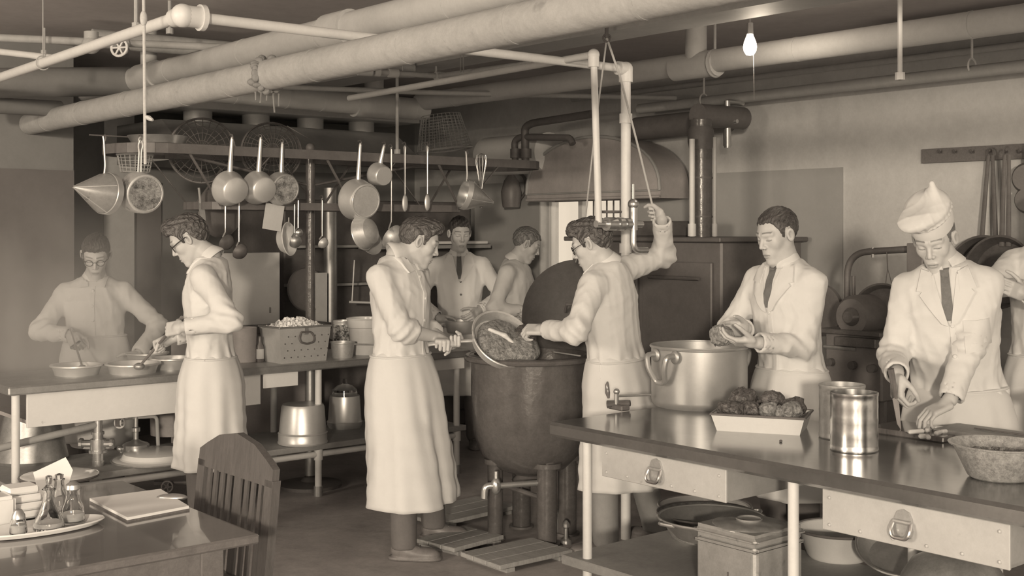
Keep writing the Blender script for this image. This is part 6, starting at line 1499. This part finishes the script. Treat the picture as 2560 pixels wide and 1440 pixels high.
p9 = person('man with folded arms cut off at the frame edge', 6.2, (2612, .95), (2622, 602), (2622, 540, 0), -45, -40, 12, 0,
    R=dict(w=at(2590, 722, 5.95), pole=(-1, -.3, -.5), palm=(.5, .5, 0), curl=(.9, 1, .7)),
    L=dict(w=at(2560, 735, 5.9), pole=(1, .3, -.6), palm=(.2, .8, 0)),
    hair=dict(top=.012), seed=9, apron=dict(top=1.0, hem=.4), coat_h=.0095)
# ---------------- chef hat
hM = p8['hM'] @ Matrix.Translation((0, -.01, .092)) @ Matrix.Rotation(math.radians(-16), 4, 'X') @ Matrix.Translation((0, .01, -.085))
hb = MB(); vs = []; fs = []; nn = 48
for k in range(nn):
    a = 2*math.pi*k/nn; x, y = math.cos(a), math.sin(a); z0 = .056
    for r_, z_ in ((.0, 0), (.0015, .0), (.006, .058), (.004, .062), (-.004, .06)): vs.append((x*(.0845+r_), y*(.108+r_)-.010, z0+z_))
for k in range(nn):
    for j in range(4): fs.append((k*5+j, ((k+1) % nn)*5+j, ((k+1) % nn)*5+j+1, k*5+j+1))
hat = thing('chef_hat', 'floppy white chef hat worn by the boy', 'hat', M=hM.copy())
MB().add(vs, fs).build('band', 'cloth_white', hat, smooth=60)
def fhat(P):
    d = s_ell(P, (.0, -.008, .148), (.094, .112, .046))
    d = smin(d, s_ell(P, (.030, .075, .158), (.072, .062, .034)), .03)
    d = smin(d, s_cone(P, (-.030, -.035, .165), (-.038, -.052, .236), .040, .012), .04)
    d = smin(d, s_ell(P, (0, -.010, .124), (.0955, .1195, .020)), .015)
    d = smax(d, -s_ell(P, (.02, .02, .222), (.05, .06, .03)), .03)
    d = smax(d, (np.sqrt((P[:, 0]/.095)**2+((P[:, 1]+.010)/.1185)**2)-1)*.09-np.maximum(0, P[:, 2]-.116)*1.6, .008)
    d = smax(d, .112-P[:, 2], .010)
    th = np.arctan2(P[:, 0], P[:, 1]); pl = np.exp(-((P[:, 2]-.118)/.03)**2)
    return d-pl*.0015*np.sin(th*26)-.010*(ridge(P, 40, 4)-.35)
Vt, Q = surf(fhat, (-.13, -.15, .09), (.13, .17, .27), .004)
np_mesh('puff', Vt, Q, 'cloth_white', hat, world=False)
# ---------------- pan with meat held over the kettle
pc = at(1255, 850, 6.26); pn = Vector((.42, -.66, .62)).normalized()
pm = place(pc, pn, (1, .2, 0))
fp_ = thing('frying_pan', 'heavy frying pan of meat tipped over the kettle', 'frying pan', M=pm)
MB().lathe([(0, -.05), (.135, -.05), (.15, -.044), (.168, .012), (.176, .016), (.172, .02), (.163, .016), (.146, -.036), (0, -.042)], 56).build('pan', 'aluminium_worn', fp_)
h0 = pm.inverted() @ at(1190, 851, 6.27); h1 = pm.inverted() @ at(1140, 853, 6.24); h2 = pm.inverted() @ at(1070, 861, 6.19)
MB().tube([pm.inverted() @ at(1205, 856, 6.25), h0, h1, h2], [.02, .015, .013, .014], 12, flat=.7).build('handle', 'aluminium_worn', fp_)
inv = np.array(pm.inverted())
def fmeat(P):
    d = s_ell(P, (.01, -.005, -.008), (.148, .135, .045)); d = smin(d, s_ell(P, (.12, -.04, .02), (.085, .085, .04)), .03)
    return d-.010*(wob(P, 34, 2)+.8*ridge(P, 60, 3)-.3)
Vt, Q = surf(fmeat, (-.17, -.17, -.07), (.25, .17, .1), .005)
ms = thing('meat_slab', 'big browned meat slab in the tipped pan', 'meat', M=pm)
np_mesh('slab', Vt, Q, 'meat_cut', ms, world=False)
Vt, Q = surf(lambda P: smin(s_cone(P, (-.08, .03, .030), (.0, .0, .036), .010, .012), s_cone(P, (.0, .0, .036), (.06, -.045, .030), .012, .008), .01)-.003*wob(P, 70, 1), (-.11, -.08, 0), (.09, .06, .07), .004)
np_mesh('fat_strip', Vt, Q, 'fat', ms, world=False)
def fragg(P):
    d = s_ell(P, (.13, .02, .035), (.06, .085, .03)); return d-.018*(ridge(P, 52, 6)+.6*wob(P, 40, 5)-.3)
Vt, Q = surf(fragg, (.03, -.12, -.03), (.24, .15, .10), .0045)
np_mesh('charred_edge', Vt, Q, 'meat', ms, world=False)
fk = thing('meat_fork', 'fork pushed into the meat by the rope puller', 'fork', loc=at(1335, 822, 6.05))
MB().tube([at(1352, 824, 6.03), at(1316, 842, 6.12)], .005, 8).build('shaft', 'steel', fk, world=True)
MB().tube([at(1385, 812, 5.98), at(1345, 827, 6.04)], .011, 10).build('grip', 'wood_dark', fk, world=True)
# ---------------- small pan held by the tie-wearing young man
pp_ = at(1152, 832, 8.86); t = thing('saucepan', 'saucepan held by the young man in dark tie', 'saucepan', loc=pp_)
MB().lathe([(0, 0), (.095, 0), (.102, .01), (.112, .085), (.118, .088), (.11, .09), (.098, .012), (0, .008)], 36).build('bowl', 'aluminium', t); MB().tube([(-.11, 0, .08), (-.20, -.01, .085)], .011, 8, flat=.6).build('handle', 'aluminium', t)
# ---------------- ladles in hands
lt = thing('stirring_ladle', 'dark ladle in the hands of the profile man', 'ladle', loc=at(420, 830, 6.4))
a0, a1 = at(455, 793, 6.3), at(348, 916, 6.62)
MB().tube([a0, a1], [.009, .007], 10).build('handle', 'wood_dark', lt, world=True)
MB().ball(a1, (.03, .03, .02)).build('bowl', 'steel_dull', lt, world=True)
lt = thing('stirring_spoon', 'thin spoon held by the man in the steam', 'spoon', loc=at(190, 850, 6.9))
MB().tube([at(176, 822, 7.1), at(205, 915, 6.82)], .006, 8).build('handle', 'steel', lt, world=True)
MB().ball(at(206, 918, 6.8), (.022, .022, .014)).build('bowl', 'steel', lt, world=True)
# ---------------- meat in the hands over the stock pot
mt_ = blob('meat_chunk', 'ragged meat chunk held above the stock pot', 'meat', at(1806, 838, 5.42), (.062, .042, .050), 'meat_cut', 5, .42, .004)
# ================================================================== steam over the pots (drifting vapour, uncountable)
def steam(name, label, lo, hi, dens, scale):
    mb = MB(); c = (lo+hi)/2
    m = bpy.data.materials.new(name); m.use_nodes = True; nt = m.node_tree; N = nt.nodes; L_ = nt.links
    for n in list(N): N.remove(n)
    out = N.new('ShaderNodeOutputMaterial'); vs_ = N.new('ShaderNodeVolumeScatter'); vs_.inputs['Anisotropy'].default_value = 0.2; vs_.inputs['Color'].default_value = (1, 1, 1, 1)
    tc = N.new('ShaderNodeTexCoord'); nz = N.new('ShaderNodeTexNoise'); nz.inputs['Scale'].default_value = scale; nz.inputs['Detail'].default_value = 3
    mp = N.new('ShaderNodeMapping'); mp.inputs['Scale'].default_value = (1, 1, .55); L_.new(tc.outputs['Object'], mp.inputs[0]); L_.new(mp.outputs[0], nz.inputs['Vector'])
    r1 = N.new('ShaderNodeMapRange'); r1.inputs[1].default_value = .38; r1.inputs[2].default_value = .72; L_.new(nz.outputs['Fac'], r1.inputs[0])
    sx = N.new('ShaderNodeSeparateXYZ'); L_.new(tc.outputs['Generated'], sx.inputs[0])
    def soft(sock, a, b):
        g = N.new('ShaderNodeMapRange'); g.interpolation_type = 'SMOOTHSTEP'; g.inputs[1].default_value = a; g.inputs[2].default_value = b; L_.new(sock, g.inputs[0]); return g.outputs[0]
    def mul(a, b):
        g = N.new('ShaderNodeMath'); g.operation = 'MULTIPLY'
        for i, q in enumerate((a, b)):
            if hasattr(q, 'links'): L_.new(q, g.inputs[i])
            else: g.inputs[i].default_value = q
        return g.outputs[0]
    d = mul(soft(sx.outputs[0], 0, .35), soft(sx.outputs[0], 1, .6)); d = mul(d, mul(soft(sx.outputs[1], 0, .3), soft(sx.outputs[1], 1, .7)))
    d = mul(d, soft(sx.outputs[2], 1.0, .0)); d = mul(d, soft(sx.outputs[2], -.01, .04)); d = mul(d, r1.outputs[0]); d = mul(d, dens)
    L_.new(d, vs_.inputs['Density']); L_.new(vs_.outputs[0], out.inputs['Volume']); MATS[name] = m
    s_ = hi-lo; mb.box((0, 0, 0), (s_.x, s_.y, s_.z)); o = mb.build(name, name, M=T(rm(c.x, c.y, c.z), RZ), smooth=0)
    return tag(o, label, 'steam', kind='stuff')
steam('steam', 'pale steam drifting up from the inset pots', Vector((1.7, 6.1, .825)), Vector((3.35, 7.45, 2.0)), 2.4, 2.6)
